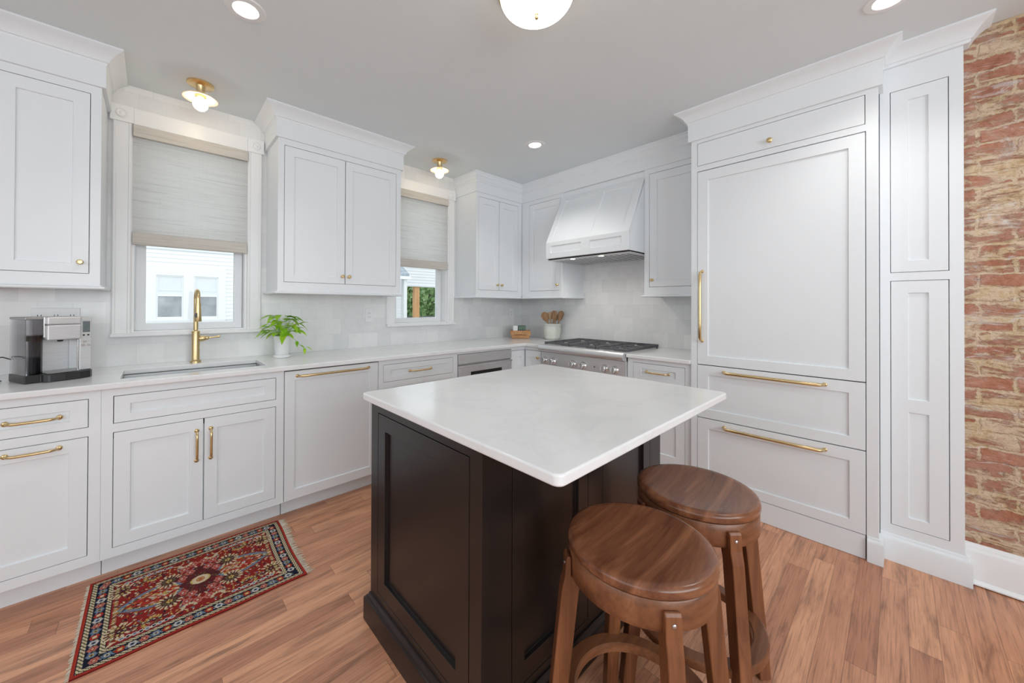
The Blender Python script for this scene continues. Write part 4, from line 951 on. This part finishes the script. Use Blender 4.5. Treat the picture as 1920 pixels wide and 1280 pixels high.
wall_plate('outlet', 'wide white outlet plate on the tile behind the coffee maker', 'outlet', TA, -3.781, -3.607, 1.140, 1.254, 'outlet', OUT_A)
wall_plate('light_switch', 'white switch plate on the tile behind the potted plant', 'light switch', TA, -2.542, -2.472, 1.135, 1.250, 'switch', OUT_A)
wall_plate('outlet', 'white outlet on the tile just left of the far window', 'outlet', TA, -1.963, -1.892, 1.130, 1.248, 'outlet', OUT_A)
wall_plate('light_switch', 'white switch plate on the tile right of the far window', 'light switch', TA, -.903, -.826, 1.127, 1.244, 'switch', OUT_A)
wall_plate('outlet', 'white outlet on the tile above the little wooden basket', 'outlet', TA, -.219, -.148, 1.128, 1.244, 'outlet', OUT_A)

# ------------------------------------------------------------------ coffee maker
def coffee_maker():
    ox, oy, z0 = -3.666, -.440, CT1+.0006; a = R(25); ca, sa = math.cos(a), math.sin(a)
    T = lambda x, y, z: (ox+x*ca-y*sa, oy+x*sa+y*ca, z0+z)
    t = thing('coffee_maker', 'stainless steel single cup coffee maker with a smoky water tank', 'coffee maker', T(.05, .1, 0))
    def part(name, mat, *bs, parent=None, label=None, bevel=.003):
        bm = NB()
        for p, q in bs: box(bm, p, q, T)
        return obj(name, bm, mat, parent or t, label, bevel=bevel)
    bm = NB(); pl = [(-.057,.03),(-.006,.03),(-.006,.012)] + [(.02-.02*math.cos(q), .012-.012*math.sin(q)) for q in (.4,.8,1.2)] + [(.06,-.004),(.11,-.002),(.150,.012),(.163,.03),(.163,.20),(-.057,.20)]
    lo = [bm.verts.new(T(x,y,0)) for x, y in pl]; hi = [bm.verts.new(T(x,y,.036)) for x, y in pl]
    for k in range(len(pl)): bm.faces.new([lo[k], lo[(k+1)%len(pl)], hi[(k+1)%len(pl)], hi[k]])
    bm.faces.new(lo); bm.faces.new(hi); obj('base', bm, M['blackplastic'], t, 'black base', bevel=.003)
    part('back_panel', M['steel_soft'], ((.0,.125,.0365),(.118,.20,.300)), label='brushed steel back plate')
    part('drip_tray', M['steel_dark'], ((.008,.014,.0365),(.114,.122,.040)))
    part('control_tower', M['steel_soft'], ((.1185,.035,.0365),(.163,.20,.296)))
    part('tower_edge', M['chrome'], ((.112,.0345,.0365),(.118,.124,.190)))
    h = part('brew_head', M['steel_soft'], ((.004,.010,.192),(.1178,.1245,.2632)), bevel=.006)
    part('head_lid', M['steel_soft'], ((.0035,.0095,.2640),(.1178,.150,.301)), label='hinged lid with chrome rim', bevel=.006)
    bm = NB(); lathe(bm, [(0,.1915),(.011,.1915),(.009,.182),(0,.180)], T(.062,.06,-z0+z0) if False else (T(.062,.06,0)[0], T(.062,.06,0)[1], z0), 16); obj('nozzle', bm, M['blackplastic'], h, smooth=40)
    s = part('display', M['screen'], ((.130,.0335,.222),(.156,.0348,.276)), label='grey display', bevel=.0005)
    for x, z in ((.134,.208),(.150,.208)):
        bm = NB(); lathe(bm, [(0,0),(.0042,0),(.0036,.002),(0,.002)], T(x,.0348,z), 12, axis_m((sa,-ca,0))); obj('button', bm, M['blackplastic'], t)
    for x, z in ((.136,.176),(.131,.158),(.150,.158)):
        part('button', M['chrome'], ((x-.007,.0335,z-.005),(x+.007,.0348,z+.005)), bevel=.0008)
    bm = NB(); frame_with_holes(bm, lambda u, d, v: T(u, v, d), -.055, -.002, .034, .196, [(-.051,-.006,.038,.192)], .037, .288); k = obj('water_tank', bm, M['smoke'], t, 'smoky clear tank')
    part('water', M['smoke'], ((-.0505,.0385,.0375),(-.0065,.1915,.215)), parent=k, bevel=0)
    part('tank_core', M['blackplastic'], ((-.028,.10,.0375),(-.010,.15,.214)), ((-.0285,.06,.0375),(-.014,.085,.215)), parent=k, bevel=.003)
    bm = NB(); p0 = T(-.040,.07,0); lathe(bm, [(0,.0376),(.008,.0376),(.008,.19),(0,.19)], (p0[0],p0[1],z0), 14); obj('filter_tube', bm, M['chrome'], k, smooth=40)
    part('tank_lid', M['steel_dark'], ((-.057,.031,.2885),(-.001,.198,.300)), label='flat tank lid')
    part('tank_trim', M['chrome'], ((-.0015,.026,.205),(.0035,.034,.300)), bevel=.001)
    bm = NB(); b0 = Vector(T(-.048,.2005,.10))
    tube(bm, [b0, b0+Vector((-.03,.02,.012)), b0+Vector((-.08,.03,.004)), b0+Vector((-.13,.01,-.05)), b0+Vector((-.15,-.03,-.10)), Vector((b0.x-.13,b0.y-.07,CT1+.005)), Vector((b0.x-.06,b0.y-.05,CT1+.005)), Vector((b0.x-.03,b0.y+.0,CT1+.005))], .0028, 8)
    obj('power_cord', bm, M['blackplastic'], t, 'black cord', smooth=60)
coffee_maker()

# ------------------------------------------------------------------ potted plant
def plant():
    px, py = -2.645, -.208; z0 = CT1+.0006; rnd = random.Random(11)
    t = thing('potted_plant', 'lime green trailing plant in a white ceramic pot by the sink', 'plant', (px, py, z0))
    bm = NB(); lathe(bm, [(0,z0),(.051,z0),(.055,z0+.004),(.056,z0+.018),(.054,z0+.020),(.048,z0+.020),(.048,z0+.006),(0,z0+.006)], (px,py,0), 36); obj('saucer', bm, M['ceramic'], t, smooth=40)
    bm = NB(); lathe(bm, [(0,z0+.007),(.043,z0+.007),(.045,z0+.012),(.052,z0+.135),(.0535,z0+.138),(.0535,z0+.148),(.0505,z0+.149),(.049,z0+.136),(.048,z0+.128),(0,z0+.128)], (px,py,0), 36); p = obj('pot', bm, M['ceramic'], t, smooth=40)
    bm = NB(); lathe(bm, [(0,z0+.1285),(.0475,z0+.1285),(.0475,z0+.134),(0,z0+.136)], (px,py,0), 24); obj('soil', bm, M['soil'], t)
    fol, stm = NB(), NB()
    def leaf(base, dirv, ln, wd, droop):
        d = Vector(dirv).normalized(); side = d.cross(Vector((0,0,1))); side = side.normalized() if side.length > .01 else Vector((1,0,0)); up = side.cross(d)
        n = 9; rows = []
        for i in range(n+1):
            q = i/n; w = wd*(math.sin(PI*min(1, q**.62))**.85)*(1-.12*q) if 0 < i < n else .0004
            c = base + d*(ln*q) - Vector((0,0,1))*droop*q*q*ln + up*(.0)
            rows.append([fol.verts.new(c - side*w + up*w*.28), fol.verts.new(c - side*w*.5 + up*w*.20), fol.verts.new(c), fol.verts.new(c + side*w*.5 + up*w*.20), fol.verts.new(c + side*w + up*w*.28)])
        for a, b in zip(rows, rows[1:]):
            for k in range(4): fol.faces.new([a[k], a[k+1], b[k+1], b[k]])
    top = Vector((px, py, z0+.132))
    for i in range(54):
        a = i*2.399+rnd.uniform(-.3,.3); el = rnd.uniform(.02, 1.25) ; rr = rnd.uniform(.02, .105)*math.cos(el)+.02
        hh = .022+.150*math.sin(el)*rnd.uniform(.6, 1)
        tip = top + Vector((math.cos(a)*rr, math.sin(a)*rr*.9, hh))
        if tip.y > -.05: tip.y = -.05-rnd.uniform(0, .03)
        st_ = top + Vector((math.cos(a)*.02, math.sin(a)*.02, 0)); mid = st_.lerp(tip, .5) + Vector((0,0,.018))
        tube(stm, [st_, mid, tip], [.0014, .0012, .0010], 5)
        dd = Vector((math.cos(a+rnd.uniform(-.5,.5)), math.sin(a+rnd.uniform(-.5,.5))-.15, rnd.uniform(-.45, .45)))
        leaf(tip, dd, rnd.uniform(.055, .085), rnd.uniform(.017, .026), rnd.uniform(.1, .6))
    # trailing runner on the right
    vp = [top+Vector((.05,-.02,.005)), top+Vector((.085,-.03,-.025)), top+Vector((.11,-.02,-.055)), top+Vector((.135,-.03,-.078)), top+Vector((.150,-.03,-.070))]
    tube(stm, vp, .0012, 5)
    for q, (x_, s_) in enumerate(((1, .030), (2, .028), (3, .032), (4, .034))): leaf(vp[x_], (.6 if q % 2 else -.1, -.5, -.35 if q % 2 else -.7), s_+.008, .011, .3)
    obj('stems', stm, M['stem'], t, smooth=60); obj('foliage', fol, M['leaf'], t, 'bright lime leaves', smooth=60, fixn=False)
plant()

# ------------------------------------------------------------------ crock with wooden utensils, basket in the corner
CX, CY = -.132, -.566; z0 = CT1+.0006
t = thing('utensil_crock', 'pale glazed stoneware crock of wooden utensils left of the range', 'crock', (CX, CY, z0))
bm = NB(); lathe(bm, [(0,z0),(.066,z0),(.072,z0+.006),(.090,z0+.05),(.095,z0+.09),(.094,z0+.135),(.093,z0+.148),(.098,z0+.155),(.100,z0+.165),(.097,z0+.172),(.091,z0+.172),(.088,z0+.160),(.084,z0+.02),(0,z0+.012)], (CX,CY,0), 44); obj('crock_body', bm, M['crock'], t, smooth=45)
def utensil(name, label, foot, tip, w, shape, mat):
    f, p = Vector(foot), Vector(tip); ax = (p-f); ln = ax.length; ax.normalize()
    v = Vector((-.745, -.667, 0)); v = (v - ax*v.dot(ax)).normalized(); s = ax.cross(v)
    bm = NB(); rings = []
    pts = {'spoon': [(0,.006,.006),(.55,.0055,.0055),(.70,.008,.006),(.78,w*.75,.007),(.87,w,.008),(.95,w*.8,.007),(1,.004,.004)],
           'spatula': [(0,.006,.006),(.6,.0055,.0055),(.68,.012,.006),(.78,w,.005),(.97,w*.9,.004),(1,w*.7,.003)],
           'paddle': [(0,.006,.006),(.6,.006,.006),(.74,w*.8,.006),(.9,w,.005),(.98,w*.55,.004),(1,.003,.003)]}[shape]
    for q, a, b in pts:
        c = f+ax*ln*q; rings.append([bm.verts.new(c + s*a*math.cos(2*PI*k/12) + v*b*math.sin(2*PI*k/12)) for k in range(12)])
    for a, b in zip(rings, rings[1:]):
        for k in range(12): bm.faces.new([a[k], a[(k+1)%12], b[(k+1)%12], b[k]])
    bm.faces.new(rings[0]); bm.faces.new(rings[-1])
    tag(obj(name, bm, mat, smooth=50), label, 'utensil', 'wooden utensils in the crock')
zb_ = z0+.016; cr = lambda r_, h, d_=0: (CX+.742*0+.67*d_ + (.745*0) + r_*.6676*1.0*0 + r_*.0, CY, h)
RG = Vector((.742, -.670, 0))   # across the crock as seen from the room
def U(r_, h, back=0): p = Vector((CX, CY, 0)) + RG*r_ + Vector((.67, .742, 0))*back; return (p.x, p.y, h)
utensil('wooden_spatula', 'brown wooden spatula leaning left in the crock', U(.025, zb_, -.035), U(-.098, 1.206, -.02), .040, 'paddle', M['spoonwood'])
utensil('wooden_spoon', 'pale round headed wooden spoon in the middle of the crock', U(.0, zb_, .02), U(-.018, 1.212, .02), .046, 'spoon', M['spoonpale'])
utensil('wooden_spatula', 'narrow brown wooden spatula standing upright right of the round spoon', U(-.01, zb_, -.02), U(.030, 1.222, -.01), .028, 'spatula', M['spoonwood'])
utensil('wooden_spoon', 'short wooden spoon between upright spatula and rightmost paddle', U(.01, zb_, .05), U(.060, 1.185, .055), .030, 'spoon', M['spoonpale'])
utensil('wooden_paddle', 'dark wooden paddle leaning right in the crock', U(.02, zb_, .0), U(.104, 1.222, -.02), .032, 'paddle', M['spoonwood'])

BX, BY = -.272, -.232
def TBk(x, y, z): return (BX + .742*x + .670*y, BY - .670*x + .742*y, CT1+.0006+z)
t = thing('wooden_basket', 'small honey coloured wooden basket in the counter corner', 'basket', (BX, BY, CT1))
bm = NB(); frame_with_holes(bm, lambda u, d, v: TBk(u, v, d), -.098, .098, -.055, .055, [(-.092,.092,-.049,.049)], .004, .045); box(bm, (-.0915,-.0485,.0), (.0915,.0485,.006), TBk); obj('lower_band', bm, M['basketwood'], t, bevel=.002)
bm = NB(); frame_with_holes(bm, lambda u, d, v: TBk(u, v, d), -.110, .110, -.062, .062, [(-.099,.099,-.0555,.0555)], .034, .086); obj('upper_band', bm, M['basketwood'], t, bevel=.004)
bm = NB(); box(bm, (-.06,-.0655,.040), (.06,-.0625,.046), TBk); obj('painted_shadow_line', bm, plain('basket_shadow_brown', (.2,.08,.03), .6), t)  # raised brown strip, its colour standing in for a shadow line
bm = NB(); box(bm, (-.080,-.030,.0075), (-.030,.0,.138), TBk); tag(obj('paper_packet', bm, M['whitecard'], bevel=.003), 'white packet standing in the small wooden basket', 'packet')
t = thing('kitchen_timer', 'small kitchen timer with green display in the wooden basket', 'timer', TBk(.015, -.02, .0075))
bm = NB(); box(bm, (-.026,-.038,.0075), (.058,-.012,.142), TBk); k = obj('timer_case', bm, M['iron'], t, bevel=.004)
bm = NB(); box(bm, (-.019,-.0390,.098), (.051,-.0382,.134), TBk); obj('timer_display', bm, M['timer'], k, 'green display')

# ------------------------------------------------------------------ outside
bm = NB(); box(bm, (-30, .6, -.7), (40, 60, -.5)); g = struct('ground', bm, M['concrete'])
HY = 8.0
t = thing('neighbor_house', 'white clapboard house with paired windows seen through the sink window', 'house', (-2, HY, -.5))
bm = NB(); hx0, hx1, hz0, hz1, ex = -9.0, 2.94, -.5, 5.6, .094
z = hz0; wins = [(-3.33, -2.74, .94, 1.97), (-2.67, -2.09, .94, 1.97)]
while z < hz1:
    segs_ = [(hx0, hx1)]
    if z+ex > .80 and z < 2.10: segs_ = [(hx0, -3.52), (-2.0, hx1)]
    for a, b in segs_:
        v = [bm.verts.new(p) for p in ((a,HY-.016,z),(b,HY-.016,z),(b,HY-.002,z+ex),(a,HY-.002,z+ex),(a,HY+.05,z),(b,HY+.05,z),(b,HY+.05,z+ex),(a,HY+.05,z+ex))]
        for f in ((0,1,2,3),(0,1,5,4),(3,2,6,7),(0,3,7,4),(1,2,6,5)): bm.faces.new([v[i] for i in f])
    z += ex
box(bm, (hx0, HY+.05, hz0), (hx1, HY+.12, hz1)); obj('siding', bm, M['siding'], t)
bm = NB(); frame_with_holes(bm, lambda u, d, v: (u, HY-d, v), -3.52, -2.0, .80, 2.13, [(q[0]+.06, q[1]-.06, q[2], q[3]-.04) for q in wins], -.04, .03); fr = obj('window_surround', bm, M['siding'], t)
for q in wins:
    x0, x1, z0_, z1_ = q
    bm = NB(); frame_with_holes(bm, lambda u, d, v: (u, HY-d, v), x0+.06, x1-.06, z0_, z1_-.04, [(x0+.09, x1-.09, z0_+.05, 1.455), (x0+.09, x1-.09, 1.495, z1_-.07)], -.035, .005); s_ = obj('sash', bm, M['siding'], fr)
    bm = NB(); box(bm, (x0+.09, HY+.012, z0_+.05), (x1-.09, HY+.03, 1.455)); obj('pane', bm, M['darkpane'], s_)
    bm = NB(); box(bm, (x0+.09, HY+.010, 1.495), (x1-.09, HY+.03, z1_-.07)); box(bm, (x0+.09, HY+.004, 1.58), (x1-.09, HY+.010, 1.60)); obj('blind', bm, M['blind'], s_)
bm = NB(); box(bm, (hx1-.14, HY-.03, hz0), (hx1+.02, HY+.12, hz1)); obj('corner_board', bm, M['siding'], t)
t = thing('porch', 'white porch gable on a cedar post seen through the far window', 'porch', (5, 9.5, -.5))
bm = NB(); z = 2.04
while z < 4.2:
    v = [bm.verts.new(p) for p in ((3.1,9.38,z),(9,9.38,z),(9,9.40,z+.11),(3.1,9.40,z+.11),(3.1,9.42,z),(9,9.42,z))]; bm.faces.new(v[:4]); bm.faces.new([v[0],v[1],v[5],v[4]]); z += .11
box(bm, (3.1, 9.42, 2.04), (9, 9.6, 4.25)); obj('gable_siding', bm, M['siding'], t)
bm = NB(); box(bm, (3.1, 9.34, 1.99), (9.0, 9.70, 2.04)); obj('porch_beam', bm, M['blind'], t, 'pale grey beam')
bm = NB(); box(bm, (4.16, 9.42, -.5), (4.36, 9.60, 1.988)); obj('porch_post', bm, M['postwood'], t, 'orange cedar post')
bm = NB(); box(bm, (3.1, 9.62, .76), (9.0, 9.70, .84)); obj('porch_rail', bm, M['rail'], t, 'dark deck rail')
t = thing('lean_to_roof', 'lean-to roof with grey shingles and white post seen through the far window', 'lean-to roof', (2.2, 7.2, 2.2))  # roof of a lean-to by the neighbouring house
bm = NB(); pr = [(7.2, 2.14), (7.2, 2.26), (7.88, 2.70), (7.88, 2.55)]
lo = [bm.verts.new((1.2, y, z)) for y, z in pr]; hi = [bm.verts.new((2.62, y, z)) for y, z in pr]
for k in range(4): bm.faces.new([lo[k], lo[(k+1)%4], hi[(k+1)%4], hi[k]])
bm.faces.new(lo); bm.faces.new(hi); obj('shingle_slope', bm, M['roof'], t)
bm = NB(); box(bm, (1.2, 7.14, 2.08), (2.66, 7.198, 2.17)); obj('gutter', bm, M['vinyl'], t, 'white gutter')
bm = NB(); box(bm, (2.45, 7.22, -.499), (2.56, 7.33, 2.13)); obj('roof_post', bm, M['siding'], t, 'white post')
def tree(x, y, h, r, seed, label):
    rnd = random.Random(seed); t = thing('tree', label, 'tree', (x, y, -.5), 'trees behind the far window')
    bm = NB(); tube(bm, [(x,y,-.5),(x+.05,y,h*.5),(x,y+.1,h*.85)], [.14,.10,.03], 8); obj('trunk', bm, M['bark'], t)
    bm = NB()
    for i in range(2600):
        while True:
            p = Vector((rnd.uniform(-1,1), rnd.uniform(-1,1), rnd.uniform(-1,1)))
            if .35 < p.length < 1: break
        c = Vector((x+p.x*r, y+p.y*r*.7, h*.55+p.z*h*.55)); n = Vector((rnd.gauss(0,1), rnd.gauss(0,1)-.6, rnd.gauss(0,1)+.6)).normalized()
        a = n.orthogonal().normalized(); b = n.cross(a); s = rnd.uniform(.10, .20)
        bm.faces.new([bm.verts.new(c-a*s), bm.verts.new(c-b*s*.5), bm.verts.new(c+a*s), bm.verts.new(c+b*s*.5)])
    obj('crown', bm, M['tree'], t, fixn=False)
tree(5.6, 13.0, 2.5, 1.25, 1, 'leafy green tree left of the cedar porch post')
tree(8.5, 15.0, 2.9, 1.6, 2, 'leafy green tree right of the cedar porch post')
